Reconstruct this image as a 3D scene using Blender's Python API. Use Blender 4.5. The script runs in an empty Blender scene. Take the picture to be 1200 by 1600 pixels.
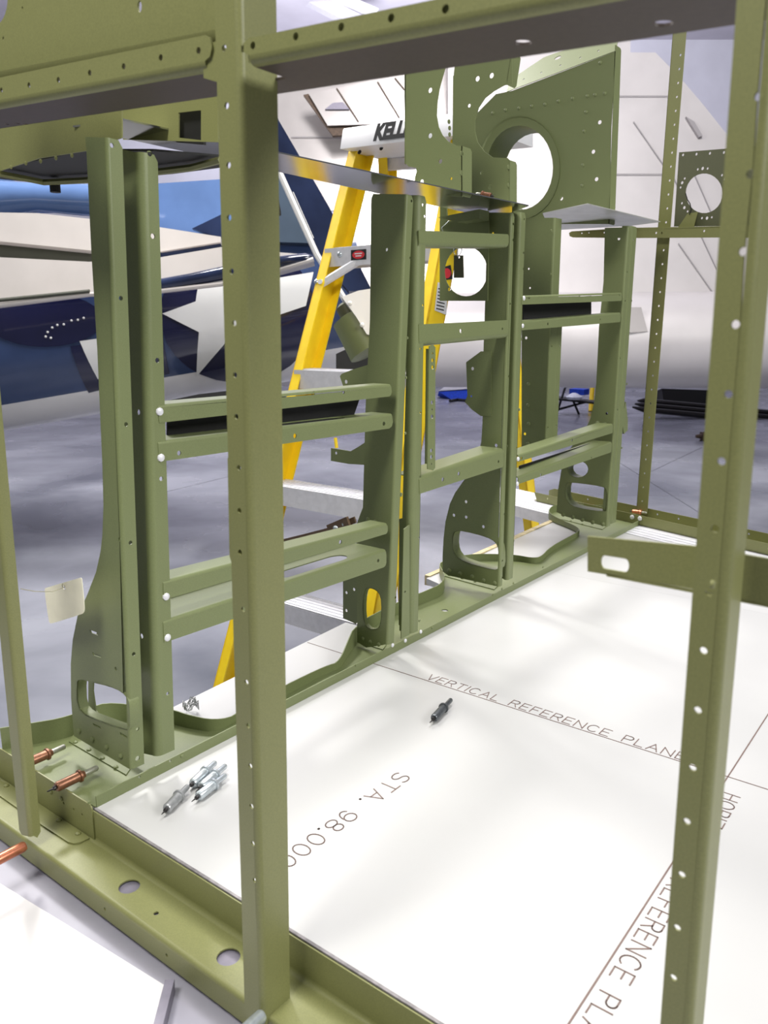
import bpy, bmesh, math, random
from mathutils import Vector, Matrix
from mathutils.geometry import tessellate_polygon, delaunay_2d_cdt
random.seed(7)
SC = bpy.context.scene
COL = SC.collection
V = Vector
# ------------------------------------------------------------------ camera, world, light, exposure
# metres; origin = near left corner of the white board, X along its near edge, Y along the green rail, Z up
F = 1245.26
CAM = V((0.66672, -0.38578, 0.47))
RX = V((0.79104, 0.61176, -0.00024)); DY = V((0.13679, -0.17727, -0.97461)); FW = V((-0.59627, 0.77093, -0.22391))
cam = bpy.data.cameras.new('camera'); co = bpy.data.objects.new('camera', cam); COL.objects.link(co)
m3 = Matrix((RX, -DY, -FW)).transposed()
co.matrix_world = Matrix.Translation(CAM) @ m3.to_4x4()
cam.sensor_fit = 'AUTO'; cam.sensor_width = 36; cam.lens = F*36/1600
cam.clip_start = 0.02; cam.clip_end = 200
cam.dof.use_dof = True; cam.dof.focus_distance = 1.15; cam.dof.aperture_fstop = 15
SC.camera = co
SC.view_settings.view_transform = 'Standard'; SC.view_settings.look = 'None'
SC.view_settings.gamma = 1; SC.view_settings.use_curve_mapping = False
SC.view_settings.exposure = 0.3
w = bpy.data.worlds.new('hangar daylight'); SC.world = w; w.use_nodes = True
w.node_tree.nodes['Background'].inputs[0].default_value = (0.93, 0.95, 1.0, 1)
w.node_tree.nodes['Background'].inputs[1].default_value = 0.12

def area(name, loc, target, size, power, color=(1, 1, 1), size_y=None):
    l = bpy.data.lights.new(name, 'AREA'); l.energy = power; l.color = color; l.size = size
    if size_y: l.shape = 'RECTANGLE'; l.size_y = size_y
    o = bpy.data.objects.new(name, l); COL.objects.link(o); o.location = loc
    o.rotation_euler = (V(target)-V(loc)).to_track_quat('-Z', 'Y').to_euler()
    return o
area('hangar_and_fill_lamp', (-3.2, 1.9, 4.0), (0.1, 0.5, 0), .65, 150, (1.0, 0.98, 0.93))
area('hangar_and_fill_lamp', (4.6, 1.1, 3.0), (0.2, 0.5, 0.3), 2.0, 170, (1.0, 0.99, 0.95))
area('hangar_and_fill_lamp', (0.25, -0.85, 1.75), (0.28, 0.0, 0.4), .5, 22, (1.0, 0.98, 0.9))  # added fill lamp behind and above the camera, brightens the near frame
area('hangar_and_fill_lamp', (-0.5, 2.6, 6.2), (-3.2, 6.4, 1.2), 2.6, 500, (1.0, 0.97, 0.97))
area('hangar_and_fill_lamp', (-6.5, 0.8, 4.6), (-3.4, 4.2, 0.2), 2.2, 230, (1.0, 0.97, 0.96))
area('added_uplight', (-7.0, 9.5, 3.2), (-7.5, 10.5, 7.0), 4.0, 900, (0.96, 0.96, 1.0))  # unseen upward lamp added to brighten the ceiling and back wall

# ------------------------------------------------------------------ picture-ray helpers: real planes, real depths
def ray(u, v): return RX*((u-600)/F) + DY*((v-800)/F) + FW
def onplane(q, O, N):
    d = ray(*q); return CAM + d*((V(O)-CAM).dot(N)/d.dot(N))
def onX(q, x): return onplane(q, (x, 0, 0), V((1, 0, 0)))
def onY(q, y): return onplane(q, (0, y, 0), V((0, 1, 0)))
def onZ(q, z): return onplane(q, (0, 0, z), V((0, 0, 1)))
def at(q, d): return CAM + ray(*q)*d

# ------------------------------------------------------------------ materials
def srgb(r, g, b):
    f = lambda c: (c/255/12.92) if c/255 <= .04045 else ((c/255+.055)/1.055)**2.4
    return (f(r), f(g), f(b), 1)
MATS = {}
def mat(name, rgb, rough=.5, metal=0, noise=0.0, scale=40, bump=0.0, rgb2=None, coat=0, bscale=None, spec=.5):
    m = bpy.data.materials.new(name); m.use_nodes = True; nt = m.node_tree; b = nt.nodes['Principled BSDF']
    b.inputs['Base Color'].default_value = rgb; b.inputs['Roughness'].default_value = rough
    b.inputs['Metallic'].default_value = metal; b.inputs['Coat Weight'].default_value = coat
    b.inputs['Specular IOR Level'].default_value = spec
    tc = nt.nodes.new('ShaderNodeTexCoord')
    if noise or rgb2:
        n = nt.nodes.new('ShaderNodeTexNoise'); n.inputs['Scale'].default_value = scale; n.inputs['Detail'].default_value = 5
        nt.links.new(tc.outputs['Object'], n.inputs['Vector'])
        r = nt.nodes.new('ShaderNodeValToRGB'); r.color_ramp.elements[0].position = .35; r.color_ramp.elements[1].position = .65
        c2 = rgb2 or tuple(min(1, c*(1-noise)) for c in rgb[:3])+(1,)
        c1 = tuple(min(1, c*(1+noise)) for c in rgb[:3])+(1,)
        r.color_ramp.elements[0].color = c2; r.color_ramp.elements[1].color = c1
        nt.links.new(n.outputs['Fac'], r.inputs['Fac']); nt.links.new(r.outputs['Color'], b.inputs['Base Color'])
    if bump:
        n2 = nt.nodes.new('ShaderNodeTexNoise'); n2.inputs['Scale'].default_value = bscale or scale*3
        nt.links.new(tc.outputs['Object'], n2.inputs['Vector'])
        bp = nt.nodes.new('ShaderNodeBump'); bp.inputs['Strength'].default_value = bump; bp.inputs['Distance'].default_value = .002
        nt.links.new(n2.outputs['Fac'], bp.inputs['Height']); nt.links.new(bp.outputs['Normal'], b.inputs['Normal'])
    MATS[name] = m; return m
GREEN = mat('green primer paint', srgb(116, 125, 84), .42, 0, .07, 900, .04, bscale=1500)
GREEN2 = mat('olive primer paint', srgb(127, 129, 82), .42, 0, .07, 900, .04, bscale=1500)
DARKG = mat('dark olive paint', srgb(84, 86, 62), .5, 0, .07, 700)
BLACK = mat('black rubber and shade', srgb(20, 20, 21), .6, 0, .15, 200)
BOARD = mat('white laminate board', srgb(192, 192, 192), .32, 0, .01, 8)
WOODE = mat('pale wood board edge', srgb(205, 190, 150), .6, 0, .2, 60)
EDGE = mat('grey worn board edge', srgb(132, 128, 130), .45, .2, .25, 120)
PRINT = mat('brown print', srgb(116, 96, 90), .6)
ALU = mat('polished aluminium sheet', srgb(205, 205, 205), .14, 1, .05, 30)
ALUB = mat('brushed aluminium sheet', srgb(225, 225, 222), .32, .6, .06, 30)
ALUM = mat('satin aluminium', srgb(226, 226, 232), .38, .1, .05, 60)
LAV = mat('pale painted steel', srgb(206, 204, 216), .45, 0, .05, 20)
LAVD = mat('lavender grey steel', srgb(168, 166, 180), .5, 0, .05, 20)
JOINT = mat('floor joint', srgb(66, 68, 76), .7)
GREYB = mat('grey steel bar', srgb(128, 124, 138), .45, .3, .08, 90)
ZINC = mat('bright zinc plate', srgb(196, 204, 210), .25, .6, .1, 200)
ZINCD = mat('dull grey zinc', srgb(164, 166, 168), .38, .5, .12, 200)
DGREY = mat('dark grey zinc', srgb(92, 96, 100), .32, .6, .12, 200)
DSTEEL = mat('dark steel', srgb(44, 42, 42), .4, .5)
COPPER = mat('copper plate', srgb(134, 92, 70), .38, .6, .18, 150)
COPPERL = mat('bright copper plate', srgb(206, 130, 100), .3, .75, .12, 150)
STEEL = mat('steel pin', srgb(180, 180, 168), .35, .7, .15, 200)
YEL = mat('yellow fibreglass', srgb(255, 216, 34), .4, 0, .06, 25)
WHITEP = mat('white plastic', srgb(225, 225, 230), .4, 0, .02, 20)
PAPER = mat('cream card', srgb(250, 246, 222), .75, 0, .05, 35)
STRING = mat('pale string', srgb(170, 165, 140), .8)
INK = mat('black ink', srgb(30, 30, 34), .6)
RED = mat('red label ink', srgb(214, 52, 62), .5)
NAVY = mat('navy blue gloss paint', srgb(34, 44, 72), .14, 0, .22, 4, rgb2=srgb(26, 34, 58), coat=.5)
SLATE = mat('slate blue gloss paint', srgb(66, 78, 92), .15, 0, .1, 4, coat=.4)
BLUEF = mat('fuselage blue paint', srgb(52, 68, 104), .22, 0, .12, 4, coat=.4)
BLUE = mat('sea blue gloss paint', srgb(86, 112, 158), .2, 0, .1, 4, coat=.4)
INSIG = mat('insignia dark blue', srgb(22, 24, 56), .15, 0, .08, 5, coat=.6)
INSW = mat('insignia white', srgb(222, 222, 220), .25, 0, .02, 5, coat=.4)
BELLY = mat('light grey gloss paint', srgb(222, 220, 218), .22, 0, .05, 3, coat=.3)
WINGW = mat('white wing paint', srgb(200, 194, 190), .3, 0, .04, 5, coat=.3)
SLOT = mat('dark wing slot', srgb(70, 72, 62), .6)
SILV = mat('silver lacquer', srgb(200, 196, 196), .42, .2, .04, 2.5)
SILVB = mat('bright bare aluminium', srgb(192, 187, 185), .25, .4, .05, 3)
SEAM = mat('panel seam grey', srgb(150, 146, 148), .6)
BROWNF = mat('brown with painted shade', srgb(66, 55, 52), .5, 0, .1, 300)  # brownish tone with the shade under the upper beams painted in
BROWN = mat('brown painted strip', srgb(96, 76, 56), .5, 0, .15, 60)
BLUEC = mat('blue cloth', srgb(40, 80, 210), .85, 0, .15, 30)
WALLM = mat('pale hangar wall', srgb(214, 214, 226), .7, 0, .04, 1.5)
CEILM = mat('hangar ceiling', srgb(196, 192, 204), .8, 0, .04, 2)
CLEAR = mat('pale sheet', srgb(222, 220, 222), .35, 0, .02, 9)
PLASTIC = mat('clear plastic bag', srgb(215, 220, 228), .15, 0, .1, 30)
RUST = mat('rusty brown metal', srgb(86, 70, 58), .6, .3, .2, 40)
# polished concrete: blotches of colour and gloss
m = bpy.data.materials.new('polished concrete'); m.use_nodes = True; nt = m.node_tree; b = nt.nodes['Principled BSDF']
tc = nt.nodes.new('ShaderNodeTexCoord')
n1 = nt.nodes.new('ShaderNodeTexNoise'); n1.inputs['Scale'].default_value = .8; n1.inputs['Detail'].default_value = 6; n1.inputs['Distortion'].default_value = .25
nt.links.new(tc.outputs['Object'], n1.inputs['Vector'])
r = nt.nodes.new('ShaderNodeValToRGB'); r.color_ramp.elements[0].position = .3; r.color_ramp.elements[1].position = .7
r.color_ramp.elements[0].color = srgb(80, 83, 94); r.color_ramp.elements[1].color = srgb(158, 160, 170)
nt.links.new(n1.outputs['Fac'], r.inputs['Fac']); nt.links.new(r.outputs['Color'], b.inputs['Base Color'])
mr = nt.nodes.new('ShaderNodeMapRange'); mr.inputs['To Min'].default_value = .12; mr.inputs['To Max'].default_value = .38
nt.links.new(n1.outputs['Fac'], mr.inputs['Value']); nt.links.new(mr.outputs['Result'], b.inputs['Roughness'])
CONC = m

# ------------------------------------------------------------------ mesh helpers
def circ(u, v, r, n=10, ry=None, a0=0.0):
    ry = ry or r
    return [(u+r*math.cos(a0+2*math.pi*i/n), v+ry*math.sin(a0+2*math.pi*i/n)) for i in range(n)]
def rrect(u0, v0, u1, v1, r, n=4, corners='1111'):
    out = []
    for k, (cx, cy, a) in enumerate(((u1-r, v1-r, 0), (u0+r, v1-r, 90), (u0+r, v0+r, 180), (u1-r, v0+r, 270))):
        if corners[k] == '0': out.append(((u1, v1), (u0, v1), (u0, v0), (u1, v0))[k]); continue
        for i in range(n+1):
            t = math.radians(a+90*i/n); out.append((cx+r*math.cos(t), cy+r*math.sin(t)))
    return out
def smoothpoly(pts, it=1):
    for _ in range(it):
        o = []
        for i in range(len(pts)):
            a, b = pts[i], pts[(i+1) % len(pts)]
            o += [tuple(a[k]*.75+b[k]*.25 for k in range(len(a))), tuple(a[k]*.25+b[k]*.75 for k in range(len(a)))]
        pts = o
    return pts
def smoothline(pts, it=1):
    for _ in range(it):
        o = [pts[0]]
        for i in range(len(pts)-1):
            a, b = pts[i], pts[i+1]
            o += [tuple(a[k]*.75+b[k]*.25 for k in range(len(a))), tuple(a[k]*.25+b[k]*.75 for k in range(len(a)))]
        pts = o+[pts[-1]]
    return pts

def cdt(loops):
    flat = [V((p[0], p[1])) for l in loops for p in l]; ed = []; k = 0
    for l in loops:
        n = len(l); ed += [(k+i, k+(i+1) % n) for i in range(n)]; k += n
    vo, eo, fo, ov, oe, of = delaunay_2d_cdt(flat, ed, [], 0, 1e-9)
    first = [o[0] if o else None for o in ov]; tri = []
    for f in fo:
        c = (vo[f[0]]+vo[f[1]]+vo[f[2]])/3; ins = False
        for l in loops:
            j = len(l)-1
            for i in range(len(l)):
                if (l[i][1] > c.y) != (l[j][1] > c.y) and c.x < (l[j][0]-l[i][0])*(c.y-l[i][1])/(l[j][1]-l[i][1])+l[i][0]: ins = not ins
                j = i
        if ins and None not in (first[f[0]], first[f[1]], first[f[2]]): tri.append((first[f[0]], first[f[1]], first[f[2]]))
    return tri
class MB:
    def __init__(self): self.bm = bmesh.new(); self.mats = []
    def mi(self, m):
        if m not in self.mats: self.mats.append(m)
        return self.mats.index(m)
    def faces(self, vs, fs, m=None):
        k = self.mi(m) if m else 0
        bv = [self.bm.verts.new(v) for v in vs]
        for f in fs:
            try:
                x = self.bm.faces.new([bv[i] for i in f]); x.material_index = k
            except ValueError: pass
    def plate(self, O, U, Vv, N, outline, holes=(), t=.0012, m=None):
        """flat sheet with real holes; front at O plane, thickness t along N"""
        loops = [list(outline)]+[list(h) for h in holes]
        flat = [p for l in loops for p in l]
        tri = cdt(loops)
        n = len(flat)
        vs = [O+U*p[0]+Vv*p[1] for p in flat]; vs += [v+N*t for v in vs]
        fs = []
        for a, b2, c in tri: fs += [(a, b2, c), (c+n, b2+n, a+n)]
        s = 0
        for l in loops:
            k = len(l)
            for i in range(k): fs.append((s+i, s+(i+1) % k, s+(i+1) % k+n, s+i+n))
            s += k
        self.faces(vs, fs, m)
    def prism(self, pts, vec, m=None):
        n = len(pts); tri = tessellate_polygon([pts]); vs = list(pts)+[p+vec for p in pts]
        fs = [t for t in tri]+[tuple(i+n for i in t[::-1]) for t in tri]
        fs += [(i, (i+1) % n, (i+1) % n+n, i+n) for i in range(n)]
        self.faces(vs, fs, m)
    def box(self, c, s, R=None, m=None):
        c = V(c); h = V(s)/2; R = R or Matrix.Identity(3)
        vs = [c+R @ V((x*h.x, y*h.y, z*h.z)) for x in (-1, 1) for y in (-1, 1) for z in (-1, 1)]
        self.faces(vs, [(0, 1, 3, 2), (4, 6, 7, 5), (0, 4, 5, 1), (2, 3, 7, 6), (0, 2, 6, 4), (1, 5, 7, 3)], m)
    def bar(self, a, b2, up, wdt, hgt, m=None):
        """rectangular bar from a to b, wdt across, hgt along up"""
        a = V(a); b2 = V(b2); d = (b2-a).normalized(); s = d.cross(V(up)).normalized(); u = s.cross(d)
        vs = [p+s*(wdt/2*i)+u*(hgt/2*j) for p in (a, b2) for i, j in ((-1, -1), (1, -1), (1, 1), (-1, 1))]
        self.faces(vs, [(0, 1, 2, 3), (7, 6, 5, 4), (0, 4, 5, 1), (1, 5, 6, 2), (2, 6, 7, 3), (3, 7, 4, 0)], m)
    def lathe(self, a, d, prof, n=14, m=None):
        """prof: list of (distance along d, radius)"""
        a = V(a); d = V(d).normalized(); s = d.orthogonal().normalized(); u = d.cross(s); vs = []; fs = []
        for h, r_ in prof:
            for i in range(n):
                t = 2*math.pi*i/n; vs.append(a+d*h+s*(r_*math.cos(t))+u*(r_*math.sin(t)))
        for k in range(len(prof)-1):
            for i in range(n):
                fs.append((k*n+i, k*n+(i+1) % n, (k+1)*n+(i+1) % n, (k+1)*n+i))
        fs.append(tuple(range(n))[::-1]); fs.append(tuple(range((len(prof)-1)*n, len(prof)*n)))
        self.faces(vs, fs, m)
    def tube(self, pts, r_, n=8, m=None):
        pts = [V(p) for p in pts]; vs = []; fs = []
        rr = r_ if isinstance(r_, (list, tuple)) else [r_]*len(pts)
        s = None
        for k, p in enumerate(pts):
            d = (pts[min(k+1, len(pts)-1)]-pts[max(k-1, 0)]).normalized()
            s = d.orthogonal().normalized() if s is None else (s-d*s.dot(d)).normalized()
            u = d.cross(s)
            for i in range(n):
                t = 2*math.pi*i/n; vs.append(p+(s*math.cos(t)+u*math.sin(t))*rr[k])
        for k in range(len(pts)-1):
            for i in range(n): fs.append((k*n+i, k*n+(i+1) % n, (k+1)*n+(i+1) % n, (k+1)*n+i))
        fs.append(tuple(range(n))[::-1]); fs.append(tuple(range((len(pts)-1)*n, len(pts)*n)))
        self.faces(vs, fs, m)
    def bend(self, P0, P1, A, B, r_, t, k=5):
        """rounded sheet corner along P0-P1 from the sheet lying along -A... (A side) to the one along B; outer corner at the line"""
        vs = []; n = k+1
        for P in (P0, P1):
            c = P+A*r_+B*r_
            for rad in (r_, r_-t):
                for i in range(n):
                    th = math.pi/2*i/k
                    vs.append(c-B*(rad*math.cos(th))-A*(rad*math.sin(th)))
        fs = []
        o0, i0, o1, i1 = 0, n, 2*n, 3*n
        for i in range(k):
            fs += [(o0+i, o0+i+1, o1+i+1, o1+i), (i0+i+1, i0+i, i1+i, i1+i+1), (o0+i+1, o0+i, i0+i, i0+i+1), (o1+i, o1+i+1, i1+i+1, i1+i)]
        self.faces(vs, fs)
    def build(self, name, m, parent=None, smooth=True, weld=True, **props):
        if m is not None:
            if not self.mats: self.mats = [m]
        if weld: bmesh.ops.remove_doubles(self.bm, verts=self.bm.verts, dist=1e-6)
        bmesh.ops.recalc_face_normals(self.bm, faces=self.bm.faces)
        me = bpy.data.meshes.new(name); self.bm.to_mesh(me); self.bm.free()
        for q in self.mats: me.materials.append(q)
        if smooth:
            me.polygons.foreach_set('use_smooth', [True]*len(me.polygons)); me.set_sharp_from_angle(angle=math.radians(32))
        o = bpy.data.objects.new(name, me); COL.objects.link(o)
        if parent is not None:
            me.transform(Matrix.Translation(-wloc(parent))); o.parent = parent
        else:
            c = V((0, 0, 0))
            if len(me.vertices):
                xs = [v.co for v in me.vertices]; c = V(((min(p.x for p in xs)+max(p.x for p in xs))/2, (min(p.y for p in xs)+max(p.y for p in xs))/2, min(p.z for p in xs)))
            me.transform(Matrix.Translation(-c)); o.location = c
        for k2, v2 in props.items(): o[k2] = v2
        return o
def wloc(o):
    p = V((0, 0, 0))
    while o is not None: p += o.location; o = o.parent
    return p
def thing(name, label, cat, loc=(0, 0, 0), group=None):
    o = bpy.data.objects.new(name, None); COL.objects.link(o); o.location = loc; o.empty_display_size = .05
    o['label'] = label; o['category'] = cat
    if group: o['group'] = group
    return o
def tag(o, label, cat, group=None):
    o['label'] = label; o['category'] = cat
    if group: o['group'] = group
    return o
def struct(o): o['kind'] = 'structure'; return o
RIV = {}
def rivet(parent, p, n, r_=.0026, m=None, name='rivet'):
    """domed rivet head, mesh shared between alike ones"""
    m = m or GREEN; key = (round(r_, 5), m.name, name)
    if key not in RIV:
        mb = MB(); mb.lathe((0, 0, -.0004), (0, 0, 1), [(0, r_), (.0004+r_*.25, r_*.95), (.0004+r_*.5, r_*.62), (.0004+r_*.6, r_*.15)], 10)
        o = mb.build(name, m, None); o.location = (0, 0, 0); RIV[key] = o.data; bpy.data.objects.remove(o)
    o = bpy.data.objects.new(name, RIV[key]); COL.objects.link(o); o.parent = parent
    o.location = p-wloc(parent); o.rotation_euler = V(n).to_track_quat('Z', 'Y').to_euler()
    return o
def hl(q, O, U, Vv, N, r_, n=10):
    p = onplane(q, O, N)-O; return circ(p.dot(U), p.dot(Vv), r_, n)
def l2(q, O, U, Vv, N):
    p = onplane(q, O, N)-O; return (p.dot(U), p.dot(Vv))
T = .0014
XA = V((1, 0, 0)); YA = V((0, 1, 0)); ZA = V((0, 0, 1))

# ================================================================== SETTING
FLZ = -0.86
mb = MB(); mb.box((0, 7, FLZ-.05), (40, 34, .1)); struct(mb.build('floor', CONC))
J = []
def floorjoint(q0, q1):
    a, b2 = onZ(q0, FLZ), onZ(q1, FLZ); d = (b2-a); m0 = MB(); m0.bar(a-d*.02+V((0, 0, .0005)), b2+d*.02+V((0, 0, .0005)), (0, 0, 1), .006, .001)
    o = m0.build('trim_%d' % (len(J)+1), JOINT, smooth=False); struct(o); J.append(o)
floorjoint((1000, 745), (1095, 700)); floorjoint((262, 768), (356, 745)); floorjoint((960, 718), (1110, 812))
BW = 20.0   # the back wall, square to the view
fx = V((FW.x, FW.y, 0)).normalized(); rx = V((RX.x, RX.y, 0)).normalized()
Rw = Matrix((rx, fx, ZA)).transposed()
c = CAM+fx*BW
mb = MB(); mb.box((c.x, c.y, FLZ+4), (34, .2, 8), Rw); struct(mb.build('wall_back', WALLM))
mb = MB(); cc = CAM+fx*13.4; mb.box((cc.x, cc.y, 6.9), (34, 13, .15), Rw); struct(mb.build('ceiling', CEILM))
# wall girt and down-pipe seen at upper right
g = MB(); a = at((1060, 137), 19.6); b2 = at((1200, 118), 19.6); g.bar(a, b2+(b2-a), (0, 0, 1), .08, .12); struct(g.build('trim_8', LAV))
g = MB(); a = at((1106, 128), 19.4); b2 = at((1110, 225), 19.4); g.bar(a, b2, fx, .05, .05); g.bar(at((1092, 130), 19.4), at((1116, 130), 19.4), (0, 0, 1), .06, .09); struct(g.build('trim_9', GREYB))

g = MB(); g.bar(at((430, -30), 16), at((560, 36), 16), FW, .25, .2); struct(g.build('trim_10', LAV))
g = MB(); g.bar(at((470, -30), 15.5), at((590, 22), 15.5), FW, .1, .2); struct(g.build('trim_11', WHITEP))

# ================================================================== WHITE JIG BOARD
board = thing('jig_board', 'white board printed with reference planes and STA. 98.000 that the green frames stand on', 'board', (.4, .5, -.012))
def slabXY(mb, pts, z1, z0, m=None): mb.prism([V((p[0], p[1], z1)) for p in pts], V((0, 0, z0-z1)), m)
mb = MB(); slabXY(mb, [(0.0, .0025), (1.25, .0025), (1.25, 1.019), (-.17, 1.019), (-.17, .83), (-.06, .79), (-.06, .553), (-.139, .553), (-.118, .19), (-.095, .0025)], 0, -.012)
mb.build('panel', BOARD, board, smooth=False)
_Pa = onZ((834, 782), 0.001); _d = (onZ((1200, 867), 0.001)-_Pa).normalized(); _n = V((_d.y, -_d.x, 0)); _n = _n if _n.dot(CAM-_Pa) > 0 else -_n
mb = MB(); slabXY(mb, [(-.17, 1.0205), (.86, 1.0205)]+[(p.x, p.y) for p in (_Pa+_d*1.15+_n*.09, _Pa+_d*.17+_n*.09)], -.0004, -.012)
mb.build('panel', BOARD, board, smooth=False)
mb = MB(); mb.bar((-.175, .84, -.008), (-.19, 1.46, -.008), (0, 0, 1), .012, .02); mb.build('wood_edge', WOODE, board, smooth=False, label='pale wooden edge strip')
mb = MB(); mb.bar((0.0, .0016, -.004), (1.25, .0016, -.004), (0, 0, 1), .0026, .0092); mb.build('worn_edge', EDGE, board, smooth=False, label='grey worn near edge')
def stroke(mb, a, b2, wd): mb.bar(V((a[0], a[1], .0002)), V((b2[0], b2[1], .0002)), (0, 0, 1), wd, .0004)
mb = MB(); stroke(mb, (-.13, .4515), (1.25, .4515), .0011); mb.build('printed_line', PRINT, board, smooth=False)
mb = MB(); stroke(mb, (.487, .006), (.487, 1.0), .0013); 
mb.build('printed_line', PRINT, board, smooth=False)
# single-stroke engraved lettering: strokes on a unit em (w .6-.8, h 1)
def arc(cx, cy, rx_, ry_, a0, a1, n=9): return [(cx+rx_*math.cos(math.radians(a0+(a1-a0)*i/n)), cy+ry_*math.sin(math.radians(a0+(a1-a0)*i/n))) for i in range(n+1)]
GL = {
 'A': (.8, [[(0, 0), (.4, 1), (.8, 0)], [(.14, .35), (.66, .35)]]),
 'B': (.7, [[(0, 0), (0, 1), (.4, 1)]+arc(.42, .76, .24, .24, 90, -90)+[(0, .52)], arc(.42, .26, .28, .26, 90, -90)+[(0, 0)]]),
 'C': (.8, [arc(.42, .5, .42, .5, 45, 315, 16)]),
 'E': (.65, [[(.65, 0), (0, 0), (0, 1), (.65, 1)], [(0, .52), (.55, .52)]]),
 'F': (.62, [[(0, 0), (0, 1), (.62, 1)], [(0, .52), (.52, .52)]]),
 'H': (.72, [[(0, 0), (0, 1)], [(.72, 0), (.72, 1)], [(0, .52), (.72, .52)]]),
 'I': (.02, [[(0, 0), (0, 1)]]),
 'L': (.6, [[(0, 1), (0, 0), (.6, 0)]]),
 'N': (.74, [[(0, 0), (0, 1), (.74, 0), (.74, 1)]]),
 'O': (.86, [arc(.43, .5, .43, .5, 0, 360, 20)]),
 'P': (.66, [[(0, 0), (0, 1), (.4, 1)]+arc(.4, .74, .26, .26, 90, -90)+[(0, .48)]]),
 'R': (.7, [[(0, 0), (0, 1), (.42, 1)]+arc(.42, .75, .25, .25, 90, -90)+[(0, .5)], [(.38, .5), (.7, 0)]]),
 'S': (.68, [arc(.34, .75, .32, .25, 30, 270, 10)+arc(.34, .25, .34, .25, 90, -150, 10)]),
 'T': (.74, [[(0, 1), (.74, 1)], [(.37, 0), (.37, 1)]]),
 'V': (.78, [[(0, 1), (.39, 0), (.78, 1)]]),
 'Z': (.7, [[(0, 1), (.7, 1), (0, 0), (.7, 0)]]),
 '0': (.66, [arc(.33, .5, .33, .5, 0, 360, 20)]),
 '8': (.66, [arc(.33, .75, .27, .25, 0, 360, 14), arc(.33, .26, .33, .26, 0, 360, 16)]),
 '9': (.66, [arc(.33, .68, .33, .32, 0, 360, 16), arc(.33, .5, .33, .5, 5, -140, 9)]),
 '.': (.06, [[(0, 0), (.06, 0), (.06, .06), (0, .06), (0, 0)]]),
 ' ': (.5, [])}
def lettering(mb, text, org, right, up, h, length, wd):
    tot = 0; gap = .3
    for ch in text: tot += GL[ch][0]+gap
    tot -= gap; sx = length/tot; x = 0
    right = V(right); up = V(up); N = right.cross(up)
    for ch in text:
        wch, sts = GL[ch]
        for st in sts:
            P = [V(org)+right*((x+p[0])*sx)+up*(p[1]*h) for p in st]
            for i in range(len(P)-1):
                d = (P[i+1]-P[i])
                if d.length < 1e-7: continue
                e = d.normalized()*wd*.4
                mb.bar(P[i]-e+N*.0002, P[i+1]+e+N*.0002, N, wd, .0004)
        x += wch+gap
mb = MB(); lettering(mb, 'VERTICAL REFERENCE PLANE', (.088, .4555, 0), (1, 0, 0), (0, 1, 0), .0165, .351, .0011); mb.build('lettering', PRINT, board, smooth=False)
mb = MB(); lettering(mb, 'STA.', (.2, .2415, 0), (0, -1, 0), (1, 0, 0), .0185, .0651, .0012); mb.build('lettering', PRINT, board, smooth=False)
mb = MB(); lettering(mb, '98.000', (.2, .1539, 0), (0, -1, 0), (1, 0, 0), .0185, .0994, .0012); mb.build('lettering', PRINT, board, smooth=False)
mb = MB(); lettering(mb, 'HORIZONTAL REFERENCE PLANE', (.4925, .418, 0), (0, -1, 0), (1, 0, 0), .0155, .395, .0011); mb.build('lettering', PRINT, board, smooth=False)
# table under the boards
tbl = thing('jig_table', 'pale steel table under the white board with a lavender grey ledge along its near side', 'table', (.4, .5, FLZ))
mb = MB(); slabXY(mb, [(-.75, .03), (-.75, -.55), (1.25, -.55), (1.25, .03)], -.064, -.078); mb.build('ledge', LAVD, tbl, smooth=False)
mb = MB(); mb.bar((-.1, .1, -.05), (-.1, 1.32, -.05), (0, 0, 1), .05, .05); mb.bar((1.1, .1, -.05), (1.1, 1.32, -.05), (0, 0, 1), .05, .05)
mb.bar((-.1, .62, -.05), (1.1, .62, -.05), (0, 0, 1), .05, .05); mb.bar((-.1, 1.25, -.05), (1.1, 1.25, -.05), (0, 0, 1), .05, .05); mb.build('frame', LAV, tbl, smooth=False)
mb = MB(); slabXY(mb, [(-.2, -.0405), (.8, -.0405), (.8, -.004), (-.2, -.004)], -.0375, -.0415); mb.build('packing_strip', GREYB, tbl, smooth=False)
for x, y in ((1.1, .12), (1.1, 1.3), (-.1, 1.25), (.1, -.3)):
    mb = MB(); mb.bar((x, y, FLZ), (x, y, -.075 if y > 0 else -.078), (0, 1, 0), .05, .05); mb.build('leg', LAV, tbl, smooth=False)
sh = MB(); e = [onZ(q, -.0595) for q in ((-80, 1322), (0, 1380), (258, 1540), (252, 1556), (236, 1620), (200, 1700), (-80, 1700))]
sh.prism(e, V((0, 0, -.0042))); tag(sh.build('white_sheet', CLEAR, None, False), 'blank white sheet lying on lower ledge at bottom left', 'board')
sh = MB(); a = onZ((266, 1540), -.057); b2 = onZ((243, 1630), -.057); sh.bar(a, b2, (0, 0, 1), .0075, .0125); tag(sh.build('steel_bar', GREYB, None, False), 'short grey steel bar at the right end of the blank white sheet', 'bar')

# ================================================================== NEAR FRAME
near = thing('near_frame', 'nearest olive green riveted frame of uprights and beams, closest to the camera', 'frame', (.25, -.04, -.036))
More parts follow.
